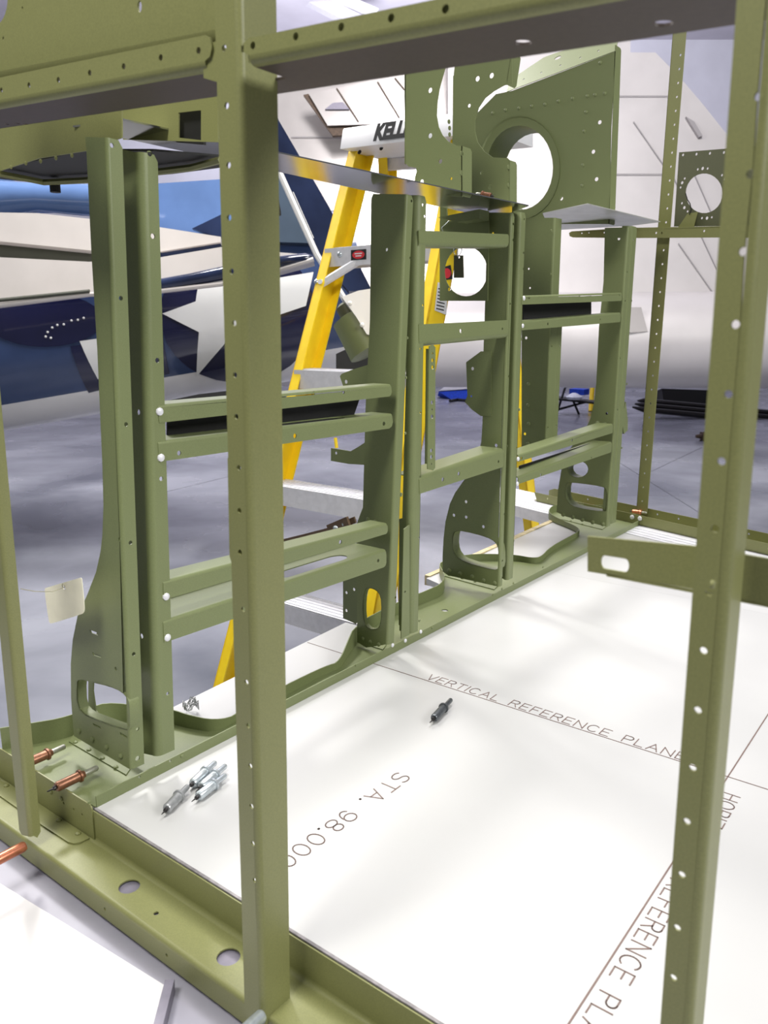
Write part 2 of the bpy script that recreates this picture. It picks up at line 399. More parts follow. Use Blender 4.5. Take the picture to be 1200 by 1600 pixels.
# base channel: flange up against the board, web, flange down
mb = MB(); x0, x1 = -.62, 1.1
O = V((0, 0, 0)); WZ = -.0345; YN = -.0445; r_ = .004
fl = [(x0, .0), (x1, .0), (x1, WZ+r_), (x0, WZ+r_)]
mb.plate(V((0, 0, 0)), XA, ZA, -YA, [(x0, -.001), (x1, -.001), (x1, WZ+r_), (x0, WZ+r_)], t=T)
hs = [hl(q, V((0, 0, WZ)), XA, YA, ZA, rr, 18) for q, rr in (((202, 1385), .0098), ((357, 1495), .0098))]+[hl((244, 1427), V((0, 0, WZ)), XA, YA, ZA, .0024)]
mb.plate(V((0, 0, WZ)), XA, YA, -ZA, [(x0, YN+r_), (x1, YN+r_), (x1, -r_), (x0, -r_)], hs, t=T)
mb.plate(V((0, YN, 0)), XA, ZA, YA, [(x0, WZ-r_), (x1, WZ-r_), (x1, -.0575), (x0, -.0575)], [circ(x, -.047, .0016) for x in (.08, .17, .36, .42)], t=T)
mb.bend(V((x0, 0, WZ-T)), V((x1, 0, WZ-T)), -YA, ZA, r_+T, T)
mb.bend(V((x0, YN, WZ)), V((x1, YN, WZ)), YA, -ZA, r_, T)
base = mb.build('base_channel', GREEN2, near)
# angle clip joining base channel to the rail
mb = MB(); cz = WZ+.0004
mb.plate(V((0, 0, cz)), XA, YA, ZA, smoothpoly([(-.2, -.022), (-.02, -.022), (-.008, -.018), (-.006, -.006), (-.006, -.0035), (-.2, -.0035)], 1), [], t=T)
mb.plate(V((0, -.0016, 0)), XA, ZA, -YA, rrect(-.3, WZ+.002, .001, .006, .005, corners='1000'), [circ(x, -.012, .0016) for x in (-.033, -.052, -.018)]+[], t=T)
clip = mb.build('angle_clip', GREEN2, near)
for q in ((38, 1228), (92, 1282), (122, 1303), (10, 1228)): rivet(clip, onZ(q, cz+T), ZA, .003, GREEN2)
for x in (-.075, -.055): rivet(clip, V((x, -.0031, -.008)), -YA, .0026, GREEN2)
def near_post(corner_b, corner_t, xl, depth, z0, z1, name='upright', holes=(), wholes=(), chamfer=.006, y=-.05, r_=.004, back=False):
    B = onY(corner_b, y); Tt = onY(corner_t, y); wv = (Tt-B).normalized()
    B = B+wv*((z0-B.z)/wv.z); L = (z1-z0)/wv.z; U = (-XA+wv*wv.dot(XA)).normalized(); Cc = YA
    m0 = MB()
    hs = [hl(q, B, U, wv, -YA, rr) for q, rr in holes]
    m0.plate(B, U, wv, Cc, [(r_, chamfer), (xl-chamfer, 0) if chamfer > .001 else (xl, 0), (xl, chamfer), (xl, L), (r_, L)], hs, T)
    ws = [hl(q, B, YA, wv, XA, rr) for q, rr in wholes]
    m0.plate(B, Cc, wv, U, [(r_, chamfer), (depth-chamfer, 0), (depth, chamfer*1.2), (depth, L), (r_, L)], ws, T)
    m0.bend(B+wv*chamfer, B+wv*L, U, Cc, r_, T)
    return m0.build(name, GREEN2, near)
near_post((410, 1578), (375, 104), .0195, .029, -.046, .74, holes=[(q, .0019) for q in ((350, 75), (354, 165), (357, 258), (358, 340), (362, 424), (366, 505), (367, 586), (369, 651), (373, 731), (374, 798), (375, 863), (380, 952), (385, 1066), (388, 1134), (391, 1197), (393, 1260), (395, 1318), (398, 1376))],
          wholes=())
near_post((1078, 1640), (1231, -160), .0145, .022, -.055, .74, holes=[(q, .0017) for q in ((1186, 150), (1173, 272), (1161, 393), (1149, 507), (1138, 616), (1127, 721), (1117, 826), (1108, 926), (1099, 1017), (1090, 1110), (1082, 1200), (1073, 1284), (1065, 1367), (1058, 1450), (1052, 1528))],
          wholes=[((1143, 918), .0016)], chamfer=.002)
near_post((47, 1314), (-10, 720), .02, .0115, -.024, .74, holes=[], chamfer=.004)
mb = MB(); y = -.0484; P = [onY(q, y) for q in ((355.5, 716), (372, 712), (378, 905), (363, 884), (358.5, 868))]; mb.prism([p for p in P], V((0, .0016, 0))); mb.build('doubler', GREEN2, near)
mb = MB(); y = -.0455; mb.prism([onY(q, y) for q in ((318, 70), (346, 62), (346, 130), (318, 122))], V((0, .0015, 0))); mb.build('splice_plate', GREEN2, near)
# upper beams: lit face with holes, flange folded back (underside shade painted in dark brown)
def beam(ft0, ft1, fb0, fb1, y, depth, holes, wholes, rnd, parent=near, curl=True):
    A = onY(fb0, y); B = onY(fb1, y); U = (B-A).normalized(); Wv = (ZA-U*U.z).normalized(); L = (B-A).length
    h0 = (onY(ft0, y)-A).dot(Wv); h1 = (onY(ft1, y)-A).dot(Wv); rb = .005
    m0 = MB(); out = [(0, rb), (L, rb), (L, h1), (0, h0)]
    r0 = .006
    if rnd == 'R': out = [(0, rb), (L-r0, rb), (L-r0*.3, rb+r0*.3), (L, rb+r0), (L, h1-r0), (L-r0*.3, h1-r0*.3), (L-r0, h1), (0, h0)]
    if rnd == 'L': out = [(r0, rb), (L, rb), (L, h1), (r0, h0), (r0*.3, h0-r0*.3), (0, h0-r0), (0, rb+r0), (r0*.3, rb+r0*.3)]
    m0.plate(A, U, Wv, YA, out, [hl(q, A, U, Wv, YA, rr) for q, rr in holes], T)
    N = U.cross(YA)
    fo = [(r0 if rnd == 'L' else 0, rb), (L-(r0 if rnd == 'R' else 0), rb), (L-(r0 if rnd == 'R' else 0), depth)]+([(-.05, depth), (-.05, .03), (r0, .03)] if rnd == 'L' else [(0, depth)])
    m1 = MB(); m1.plate(A, U, YA, -N if N.z < 0 else N, fo, [hl(q, A, U, YA, N, rr, 14) for q, rr in wholes], T)
    m0.bend(A+U*(r0 if rnd == 'L' else 0), B-U*(r0 if rnd == 'R' else 0), Wv, YA, rb, T)
    o = m0.build('upper_beam', GREEN2, parent); o2 = m1.build('lower_flange', BROWNF, o, label='lower flange with its shade painted dark brown'); return o
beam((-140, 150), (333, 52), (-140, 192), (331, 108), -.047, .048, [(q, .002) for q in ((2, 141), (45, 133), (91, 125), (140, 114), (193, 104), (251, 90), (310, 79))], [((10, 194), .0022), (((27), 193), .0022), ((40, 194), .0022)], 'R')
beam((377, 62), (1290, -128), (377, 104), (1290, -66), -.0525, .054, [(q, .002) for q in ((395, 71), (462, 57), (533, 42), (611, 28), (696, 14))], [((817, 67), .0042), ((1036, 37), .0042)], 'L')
mb = MB(); y = -.0505; mb.prism([onY(q, y) for q in ((388, 66), (1200, -108), (1200, -56), (388, 98))], V((0, .0014, 0))); mb.build('doubler', GREEN2, near)
# skin sheet above the left beam, with big round cut-out and small holes
y = -.036; A = onY((-140, 150), y); U = XA; Wv = ZA
pts = [onY(q, y)-V((0, y, 0)) for q in ((-150, 140), (337, 46), (352, -140), (-150, -140))]
mb = MB(); cq = onY((-8, -5), y); hq = onY((218, 10), y); h2 = onY((5, 60), y); h3 = onY((35, 12), y)
mb.plate(V((0, y, 0)), XA, ZA, YA, [(p.x, p.z) for p in pts], [circ(cq.x, cq.z, .0185, 28), circ(hq.x, hq.z, .0022, 10, .0034), circ(h2.x, h2.z, .0014), circ(h3.x, h3.z, .001)], T)
k_ = V((0, 0, -.01)); mb.bend(V((0, y, 0))+pts[0]+k_, V((0, y, 0))+pts[1]+k_, ZA, YA, .01, T); mb.build('skin_sheet', GREEN2, near, label='flat sheet with a big round cut-out above the left beam')
# slotted bar behind the right upright
y = -.0165; 
P = [onY(q, y) for q in ((918, 838), (918, 893), (1085, 920), (1160, 938), (1230, 950), (1230, 878), (1090, 854))]
mb = MB(); s = [onY(q, y) for q in ((938, 870), (983, 893))]
cx, cz2 = (s[0]+s[1]).x/2, onY((960, 881), y).z
dv = V((onY((978, 884), y)-onY((942, 878), y)))
mb.plate(V((0, y, 0)), XA, ZA, YA, [(p.x, p.z) for p in P], [[(cx+a_*.0073, cz2+b_*.0035+(a_*.0073)*(dv.z/dv.x)) for a_, b_ in [(.72+.28*math.cos(t), math.sin(t)) for t in [math.radians(k) for k in range(-90, 91, 30)]]+[(-.72-.28*math.cos(t), math.sin(t)) for t in [math.radians(k) for k in range(90, -91, -30)]]]], T)
mb.plate(V((0, y, P[1].z-.0006)), XA, YA, ZA, [(P[1].x+.01, 0), (P[4].x, 0), (P[4].x, .006), (P[1].x+.01, .006)], [], T)
mb.build('slotted_bar', GREEN2, near, label='short bar with an oblong slot behind the right upright')

# ================================================================== SIDE FRAME on the rail
side = thing('side_frame', 'long green frame of paired uprights and rungs standing along the left of the board', 'frame', (-.03, .7, .001))
def zx(q, z=.0025): p = onZ(q, z); return (p.x, p.y)
# rail pan + raised lips
rear = [(-.55, -.045), (-.205, -.045), (-.165, .03), (-.149, .062), (-.148, .115), (-.115, .145), zx((274, 1130)), zx((295, 1137)), zx((337, 1143)), zx((376, 1124)), zx((443, 1086)), zx((510, 1050)), zx((530, 1045)), zx((545, 1020)), (-.066, .492), (-.09, .55), (-.094, .66), zx((665, 940)), zx((690, 930)), zx((695, 915)), zx((685, 896)), zx((690, 890)), zx((728, 876)), zx((790, 875)), zx((810, 876)), zx((830, 880)), zx((845, 878)), zx((858, 863)), zx((903, 838)), zx((905, 833)), zx((890, 825)), zx((856, 812)), zx((858, 803)), zx((870, 798)), zx((955, 800))]
rear = [(-.185, .002), (-.168, .03)] + rear[3:]
rear = smoothline(rear, 2)
hs = [circ(*zx((253, 1156)), .0035, 12), circ(*zx((695, 953)), .006, 14, .0055)]
out = [(-.001, 0.002), (-.001, 1.52)] + rear[::-1]

mb = MB()
mb.plate(V((0, 0, .0006)), XA, YA, ZA, out, hs, .0012)
mb.build('rail_pan', GREEN, side)
# front lip
mb = MB(); holes = [hl(q, V((0, 0, 0)), YA, ZA, XA, .0016, 8) for q in ((218, 1214), (266, 1189), (140, 1254))]
mb.plate(V((0, 0, 0)), YA, ZA, -XA, [(.0035, .0002), (1.52, .0002), (1.52, .0125), (.0035, .0125)], holes, T)
mb.build('rail_lip', GREEN, side)
for q in ((613, 1008), (633, 1001), (657, 987)): rivet(side, onX(q, .0), XA, .0032, ALUM, 'fastener')
for q in ((284, 1181), (556, 1039), (675, 981), (770, 929), (784, 920), (802, 911), (848, 886)): rivet(side, onX(q, .0), XA, .0022, GREEN)
# rear lip with varying height
def lipheight(x, y):
    K = [(-1, .026), (.11, .028), (.135, .022), (.16, .020), (.2, .012), (.225, .014), (.3, .015), (.395, .012), (.43, .02), (.47, .03), (.492, .028), (.56, .022), (.7, .022), (.76, .024), (.87, .02), (1.0, .016), (1.05, .013), (1.15, .014), (1.3, .013), (1.37, .014), (1.41, .018), (1.5, .02), (2, .02)]
    for (a, b2), (c_, d_) in zip(K, K[1:]):
        if a <= y <= c_: return b2+(d_-b2)*(y-a)/(c_-a)
    return .02
mb = MB(); n = len(rear); vs = []; fs = []
for i, p in enumerate(rear):
    a = V(rear[max(i-1, 0)]); b2 = V(rear[min(i+1, n-1)]); d = (b2-a).normalized(); nn = V((-d.y, d.x)); h = lipheight(*p)
    p = V(p); q_ = p-nn*T
    vs += [V((p.x, p.y, .0006)), V((p.x, p.y, .0006+h)), V((q_.x, q_.y, .0006+h)), V((q_.x, q_.y, .0006))]
for i in range(n-1):
    for k in range(4): fs.append((i*4+k, i*4+(k+1) % 4, (i+1)*4+(k+1) % 4, (i+1)*4+k))
fs += [(3, 2, 1, 0), (n*4-4, n*4-3, n*4-2, n*4-1)]
mb.faces(vs, fs); mb.build('rail_lip', GREEN, side)

def upright(cb, ct, web, fw, webholes=(), bigholes=(), flholes=(), x=0, r_=.0035, round_top=True, parent=side, m=GREEN, fwt=None, rear_fl=0, name='upright', lbl=None, ext=0):
    """C-section post: web faces -Y, flange faces +X. cb/ct: pixels of the web-flange corner line in plane X=x"""
    B = onX(cb, x); Tt = onX(ct, x); wv = (Tt-B).normalized(); L = (Tt-B).length; A = -XA; N = A.cross(wv); N = N if N.y > 0 else -N
    m0 = MB()
    back = [l2(q, B, A, wv, N) for q in web]
    hs = [hl(q, B, A, wv, N, rr, 9) for q, rr in webholes]
    for poly in bigholes: hs.append([l2(q, B, A, wv, N) for q in poly])
    m0.plate(B, A, wv, N, [(r_, L)]+back+[(r_, back[-1][1] if ext else 0)], hs, T)
    fh = [hl(q, B, N, wv, A, rr, 9) for q, rr in flholes]; ft = fwt or fw
    top = [(ft, L-.006), (ft-.004, L), (r_, L)] if round_top else [(ft, L), (r_, L)]
    m0.plate(B, N, wv, A, [(r_, 0), (fw, 0)]+top, fh, T)
    m0.bend(B, Tt, A, N, r_, T)
    if rear_fl:
        vb = [b_ for b_ in back]; k = max(b_[0] for b_ in vb[:2])
        m0.plate(B+A*(k-.0005), N, wv, A, [(0, vb[1][1]), (rear_fl, vb[1][1]), (rear_fl, vb[0][1]), (0, vb[0][1])], [], T)
    o = m0.build(name, m, parent, **({'label': lbl} if lbl else {})); return o, (B, A, wv, N)
# --- P1a
o, fr = upright((204.6, 1203), (166, 214), [(133, 214), (135, 235), (143, 400), (152, 547), (160, 730), (161.5, 790), (160, 835), (157, 862), (150, 894), (136, 930), (121, 963), (113.5, 1000), (110.5, 1037), (111, 1090), (113, 1120), (115.5, 1150)], .0165,
    webholes=[((181, 1045), .0022), ((187, 843), .0022)],
    bigholes=[smoothpoly([(119.5, 1068), (124, 1061), (143, 1066), (172, 1073), (190, 1081), (200, 1093), (202, 1112), (202, 1141), (190, 1139), (150, 1124), (132, 1117), (121, 1105)], 1),
              [(140, 984), (151, 988), (153, 993), (142, 989)], [(144, 1019), (156, 1023), (158, 1028), (146, 1024)], [(145, 1130), (156, 1135), (158, 1139), (147, 1134)], [(187, 1144), (198, 1150), (199, 1154), (188, 1148)]],
    flholes=[((175, 227), .0022), ((189, 466), .0022), ((197, 663), .0022), ((204, 848), .0022), ((209, 1022), .0022), ((215, 1139), .002), ((215, 1185), .0028)])
B, A, wv, N = fr
# flanged rim of the lightening hole
hp = [onplane(q, B, N) for q in smoothpoly([(119.5, 1068), (124, 1061), (143, 1066), (172, 1073), (190, 1081), (200, 1093), (202, 1112), (202, 1141), (190, 1139), (150, 1124), (132, 1117), (121, 1105)], 1)]
def rim(hp, N, dep, parent, name='hole_rim', m=GREEN):
    mb = MB(); n = len(hp); c_ = sum(hp, V())/n
    vs = []
    for p in hp: vs += [p, p+N*dep, p+N*dep+(p-c_).normalized()*T, p+(p-c_).normalized()*T]
    fs = []
    for i in range(n):
        j = (i+1) % n
        for k in range(4): fs.append((i*4+k, i*4+(k+1) % 4, j*4+(k+1) % 4, j*4+k))
    mb.faces(vs, fs); mb.build(name, m, parent)
rim(hp, N, .012, o)
for q in ((124, 1142), (145, 1155), (167, 1167), (189, 1181)): rivet(o, onplane(q, B, N), -N, .0032)
# foot flange on the pan
def foot(px, rv, parent, z=.0019, m=GREEN):
    mb = MB(); mb.prism([onZ(q, z) for q in px], V((0, 0, T))); ft = mb.build('foot_flange', m, parent, smooth=False)
    for q in rv: rivet(ft, onZ(q, z+T), ZA, .0028, m)
foot(((108, 1160), (115, 1149), (204, 1202), (197, 1212)), ((118, 1160), (139, 1172), (160, 1185), (181, 1199)), o)
# --- P1b
o, fr = upright((245, 1184), (219, 236), [(185, 232), (187, 400), (190, 700), (186, 850), (173, 920), (152, 985), (138, 1040), (138, 1120), (147, 1160)], .0235, fwt=.0195, bigholes=[smoothpoly([(143, 1064), (155, 1058), (195, 1070), (220, 1086), (224, 1150), (200, 1150), (152, 1126)], 1)], flholes=[((234, 240), .0026), ((239, 369), .0026), ((246, 563), .0026), ((252, 748), .0024), ((262, 1084), .002)], r_=.008, webholes=[((216, 644), .003), ((221, 994), .003)])
for q in ((249, 643), (251, 715), (259, 932), (261, 996)): rivet(o, onX(q, 0), XA, .0042, ALUM, 'fastener')
# --- P2a
P2w = [(583, 303), (580, 310), (578, 500), (571, 640), (567, 793), (563, 803), (557, 820), (557, 900), (558, 973), (558, 1003), (572, 1012)]
o, fr = upright((605, 1008), (635, 303), P2w, .016, webholes=[((604, 390), .0024)],
    bigholes=[smoothpoly([(569, 925), (574, 919), (583, 920), (592, 926), (596, 940), (595, 975), (589, 983), (577, 983), (569, 974), (567, 950)], 1)],
    flholes=[((643, 314), .002), ((641, 403), .0018), ((637, 528), .002), ((635, 590), .0018), ((634, 677), .002), ((627, 773), .003), ((618, 934), .0022)])
B, A, wv, N = fr
rim([onplane(q, B, N) for q in smoothpoly([(569, 925), (574, 919), (583, 920), (592, 926), (596, 940), (595, 975), (589, 983), (577, 983), (569, 974), (567, 950)], 1)], N, .008, o)
for q in ((567, 998), (579, 1003), (592, 1007), (575, 811), (586, 815)): rivet(o, onplane(q, B, N), -N, .0032)
foot(((552, 1002), (558, 997), (604, 1008), (598, 1016)), (), o)
# strip between the pair
mb = MB(); y0 = .551; a = onX((629, 826), -.002); b2 = onX((633, 1000), -.002)
mb.plate(V((-.002, 0, 0)), YA, ZA, -XA, [(onX(q, -.002).y, onX(q, -.002).z) for q in ((627, 998), (640, 992), (640, 820), (631, 827))], [hl((633, 925), V((-.002, 0, 0)), YA, ZA, XA, .0022)], T)
mb.plate(V((-.002, y0+.004, 0)), XA, ZA, YA, [(0, .02), (0, .2), (-.03, .19), (-.03, .02)], [], T)
mb.build('stiffener_strip', GREEN, side)
# --- P2b
o, fr = upright((640, 992), (652, 304), [(636, 304), (634, 600), (624, 985)], .0215, r_=.011, flholes=[((661, 320), .0022), ((664, 338), .0022), ((661, 477), .002), ((657, 545), .0018), ((657, 645), .0018), ((656, 745), .0018), ((655, 840), .0018), ((656, 970), .002)])
# rear tab hanging left of P2 foot, with holes
mb = MB(); yq = .6
mb.plate(V((0, yq, 0)), XA, ZA, YA, [(onY(q, yq).x, onY(q, yq).z) for q in ((536, 905), (562, 885), (566, 960), (556, 975), (536, 966))], [hl(q, V((0, yq, 0)), XA, ZA, YA, .0028) for q in ((541, 926), (553, 921), (541, 954))], T)
mb.build('tab', GREEN, side)
# --- P3a
o, fr = upright((780, 917), (799, 332), [(762, 332), (758, 470), (755, 560), (754, 657), (752, 690), (746, 715), (736, 735), (723, 753), (711, 770), (703, 787), (696, 815), (693, 841), (691.5, 870), (691.5, 893), (700, 899)], .0105,
    webholes=[((728, 784), .003), ((709, 805), .003), ((728, 808), .003), ((755, 823), .003), ((775, 696), .003), ((770, 365), .0025)],
    bigholes=[smoothpoly([(708, 835), (712, 830), (725, 830), (760, 839), (774, 847), (779, 858), (779.5, 888), (772, 891), (725, 878), (712, 869), (707, 855)], 1)],
    flholes=[((802, 350), .0024), ((802, 375), .0024), ((797, 475), .0022), ((795, 588), .0022), ((792, 697), .0022), ((788, 803), .002), ((785, 876), .002), ((784, 903), .0022)], r_=.004)
B, A, wv, N = fr
rim([onplane(q, B, N) for q in smoothpoly([(708, 835), (712, 830), (725, 830), (760, 839), (774, 847), (779, 858), (779.5, 888), (772, 891), (725, 878), (712, 869), (707, 855)], 1)], N, .022, o)
for q in ((702, 891), (719, 896), (738, 901), (756, 907), (773, 911)): rivet(o, onplane(q, B, N), -N, .0042)
foot(((688, 899), (692, 892), (779, 915), (772, 922)), ((702, 899), (722, 904), (742, 909)), o)
# gusset on the web with chamfered outline
mb = MB()
mb.plate(B-N*.0016, A, wv, N, [l2(q, B, A, wv, N) for q in ((752, 549), (729, 566), (731, 618), (727, 628), (738, 640), (752, 650), (768, 650), (768, 549))], [hl((739, 576), B, A, wv, N, .003), hl((737, 619), B, A, wv, N, .0018)], T)
mb.build('gusset', GREEN, o)
# --- P3b
o, fr = upright((793, 907), (813, 331), [(800, 330), (790, 700), (780, 900)], .019, r_=.006, flholes=[((819, 343), .0022), ((818, 395), .0022), ((818, 420), .0022), ((815, 530), .0022), ((812, 640), .0022), ((807, 700), .0018), ((803, 845), .0018)])
for q in ((818, 466), (816, 509), (809, 717), (808, 756)): rivet(o, onX(q, 0), XA, .004, ALUM, 'fastener')
# --- P3c: shorter pair of uprights standing behind, between P3 and P4
o, fr = upright((853, 697), (867, 340), [(815, 340), (815, 700)], .03, r_=.004, x=-.06, webholes=[((822, 528), .003), ((820, 678), .003), ((826, 420), .002), ((828, 450), .002)], flholes=[((862, 360), .0022), ((861, 428), .0022), ((862, 541), .0022), ((856, 668), .0022)], round_top=False)
B, A, wv, N = fr
for q in ((826, 600), (825, 633), (826, 662), (825, 693)): rivet(o, onplane(q, B, N), -N, .004)
o, fr = upright((861, 692), (869, 500), [(850, 500), (842, 692)], .028, r_=.012, x=-.06, flholes=[((875, 540), .002), ((869, 665), .002)], round_top=False)
# --- P4a
o, fr = upright((949, 823), (982, 355), [(945, 356), (943, 440), (939, 480), (936, 510), (931.6, 598), (928, 630), (922, 655), (915, 670), (900, 688), (884, 712), (877, 735), (872, 765), (869.5, 800), (884, 807)], .0165,
    webholes=[((948, 646), .003), ((967, 373), .003)],
    bigholes=[[(q[0], q[1]) for q in circ(903, 733, 16, 16, 13)], smoothpoly([(884, 758), (888, 754), (905, 755), (940, 760), (949, 765), (948, 795), (945, 800), (900, 793), (888, 786), (883, 775)], 1)],
    flholes=[((980, 425), .002), ((977, 470), .002), ((969, 560), .002), ((965, 640), .002), ((957, 720), .002)], r_=.004)
B, A, wv, N = fr
rim([onplane(q, B, N) for q in smoothpoly([(884, 758), (888, 754), (905, 755), (940, 760), (949, 765), (948, 795), (945, 800), (900, 793), (888, 786), (883, 775)], 1)], N, .03, o)
rim([onplane(q, B, N) for q in circ(903, 733, 16, 16, 13)], N, .03, o)
for q in ((880, 804), (895, 808), (910, 812), (926, 816), (942, 819), (934, 661), (945, 663)): rivet(o, onplane(q, B, N), -N, .005)
foot(((862, 808), (870, 802), (949, 822), (941, 828)), ((892, 814), (910, 819)), o)
# --- P4b
upright((952, 820), (985, 352), [(970, 352), (945, 815)], .038, r_=.018, flholes=[((990, 375), .0024), ((987, 470), .0024), ((980, 600), .0024), ((972, 700), .0022)])
mb = MB(); mb.prism([onX(q, -.004) for q in ((978, 628), (981, 655), (981, 672), (975, 678), (971, 655))], V((-.003, 0, 0))); mb.build('tab', GREEN, side)

# rungs: face strip in plane X = x, flange folded back along the top or bottom edge
def rung(face, depth, top=True, holes=(), oval=None, x=.0008, rend=.004, m=GREEN, fhole=(), lbl=None, r_=.0035):
    lt, rt, rb_, lb = [onX(q, x) for q in face]
    O, E = (lt, rt) if top else (lb, rb_)
    U = (E-O).normalized(); Wv = (ZA-U*U.z).normalized(); N = -XA; L = (E-O).length; sg = -1 if top else 1
    h0 = abs(((lb if top else lt)-O).dot(Wv)); h1 = abs(((rb_ if top else rt)-O).dot(Wv)); m0 = MB()
    e = min(rend, h1*.4)
    out = [(0, sg*r_), (L-e*.2, sg*r_), (L, sg*(r_+e)), (L, sg*(h1-e)), (L-e*.3, sg*(h1-e*.3)), (L-e, sg*h1), (0, sg*h0)]
    m0.plate(O, U, Wv, N, out, [hl(q, O, U, Wv, N, rr, 9) for q, rr in holes], T)
    fo = [(0, r_), (L-.002, r_), (L-.002, depth), (0, depth)]; hh = []
    if oval:
        a_, b_, w0, w1 = oval; c_ = (w0+w1)/2; rr = (w1-w0)/2; a_ *= L; b_ *= L
        hh = [[(a_+rr*1.6*math.cos(t), c_+rr*math.sin(t)) for t in [math.radians(k) for k in range(90, 271, 20)]]+[(b_+rr*1.6*math.cos(t), c_+rr*math.sin(t)) for t in [math.radians(k) for k in range(-90, 91, 20)]]]
    Wd = Wv*(-1 if top else 1)
    m0.plate(O, U, N, Wd, fo, hh, T)
    m0.bend(O, O+U*(L-.002), Wd, N, r_, T)
    return m0.build('rung', m, side, **({'label': lbl} if lbl else {}))
def shade_strip(px, x, name='black_strip'):  # black strip painted in for the shade between paired rungs
    p = [onX(q, x) for q in px]; m0 = MB(); m0.prism(p, V((-.002, 0, 0))); m0.build(name, BLACK, side, smooth=False, label='black strip standing for the shade between two rungs')
# bay 1, upper pair and lower pair
rung(((247, 632), (612, 600), (612, 619), (247, 661)), .03, True, [((490, 614), .0026), ((537, 613), .0022)], rend=.005)
rung(((247, 689), (614, 646), (612, 669), (247, 722)), .036, True, [((600, 662), .003), ((461, 681), .003), ((280, 708), .0026)], oval=(.5, .74, .008, .03), rend=.008)
shade_strip(((262, 640), (566, 612), (552, 652), (262, 690)), -.03)
rung(((255, 908), (606, 817), (608, 833), (255, 938)), .03, True, [((532, 847), .003)])
rung(((255, 970), (604, 858), (604, 885), (255, 1005)), .056, True, [((591, 876), .0026)], oval=(.53, .78, .01, .036), rend=.006)
shade_strip(((262, 925), (575, 838), (520, 860), (262, 946)), -.058)
# bay 2: single rungs
rung(((655, 360), (794, 366), (795, 387), (655, 386)), .03, False, [], r_=.006)
rung(((655, 507), (795, 500), (794, 528), (655, 542)), .02, False, [((720, 517), .0034), ((785, 514), .0025)], r_=.008)
rung(((655, 745), (787, 700), (785, 730), (655, 772)), .045, True, [((717, 740), .0034), ((692, 749), .0034), ((779, 721), .0025)], r_=.006)
# bay 3: upper pair and lower pair
rung(((815, 462), (972, 457), (973, 470), (815, 476)), .03, True, [((906, 462), .0022), ((827, 465), .0026), ((968, 461), .002)])
rung(((815, 502), (970, 488), (970, 503), (815, 516)), .03, True, [((856, 506), .0026), ((938, 499), .002)])
shade_strip(((818, 470), (924, 462), (924, 494), (818, 502)), -.035)
rung(((810, 711), (958, 662), (956, 677), (806, 723)), .035, True, [((894, 688), .0028), ((815, 716), .0028)])
rung(((810, 745), (956, 690), (954, 707), (806, 758)), .04, True, [((845, 742), .0028), ((924, 715), .002)])
shade_strip(((812, 728), (953, 683), (950, 694), (812, 744)), -.03)
# perforated strip beside P2b
mb = MB(); xq = .004; P = [onX(q, xq) for q in ((668, 733), (677, 735), (680, 731), (680.5, 543), (677, 538.5), (671, 541))]
mb.plate(V((xq, 0, 0)), YA, ZA, -XA, [(p.y, p.z) for p in P], [hl(q, V((xq, 0, 0)), YA, ZA, XA, .0032) for q in ((676, 563), (676, 574), (675, 629), (675, 651), (674, 704), (674, 714))]+[hl(q, V((xq, 0, 0)), YA, ZA, XA, .0016) for q in ((676, 552), (675, 640), (674, 725))], T)
P = [onX(q, xq-.006) for q in ((667, 725), (671, 725), (673, 545), (669, 545))]
mb.prism([V((p.x, p.y, p.z)) for p in P], V((-.004, 0, 0)))
mb.build('perforated_strip', GREEN, side, label='narrow perforated strip beside the middle uprights')
# shiny cover plate lying on top of the uprights
mb = MB(); z = .657
mb.prism([onZ(q, z) for q in ((192, 188), (826, 322))]+[V((-.078, .89, z)), V((-.07, .083, z))], V((0, 0, .0016)))
mb.build('cover_plate', ALU, side, smooth=False, label='polished bare aluminium strip on top of the uprights')
mb = MB(); z = .698
mb.prism([onZ(q, z) for q in ((848, 334), (918, 319), (1032, 347), (985, 353), (860, 360))], V((0, 0, .0016)))
mb.build('cover_plate', ALUB, side, smooth=False, label='polished aluminium plate end over the last upright')

# ================================================================== BULKHEAD PANELS standing above the cover plate
def bpanel(name, label, y, out, holes, extra=None, flanges=(), m=GREEN):
    b = onY(out[0], y); root = thing(name, label, 'panel', (b.x, y, .66)); m0 = MB(); O = V((0, y, 0))
    m0.plate(O, XA, ZA, YA, [(onY(q, y).x, onY(q, y).z) for q in out], [[(onY(q, y).x, onY(q, y).z) for q in h] if isinstance(h, list) else hl(h[0], O, XA, ZA, YA, h[1], 12) for h in holes], T)
    m0.build('web', m, root)
    for q0, q1, dep, fh in flanges:   # flange folded back (+Y) along a line
        a = onY(q0, y); b_ = onY(q1, y); wv = (b_-a).normalized(); L = (b_-a).length; Nn = wv.cross(YA)
        f0 = MB(); f0.plate(a, YA, wv, Nn, [(0, 0), (dep-.004, 0), (dep, .004), (dep, L-.004), (dep-.004, L), (0, L)], [hl(q, a, YA, wv, Nn, .0035) for q in fh], T)
        f0.build('flange', m, root)
    return root
yA = .63; 
arcA = [(690, 125), (686, 140), (683, 160), (682, 180), (685, 198), (691, 211), (700, 221), (712, 227)]
pa = bpanel('bulkhead_panel', 'dark green panel behind the ladder top, leftmost of three cut-out panels', yA, [(722, 308), (722, 228)]+arcA[::-1]+[(700, 90), (690, 60), (632, 60), (632, 150), (634, 255), (638, 260), (650, 262), (651, 268), (648, 278), (648, 300)], [((672, 141), .0036), ((672, 212), .0036), ((688, 252), .0032), ((659, 284), .0032), ((705, 279), .002)], flanges=[((722, 306), (722, 228), .026, [(722, 240), (721, 270)])])
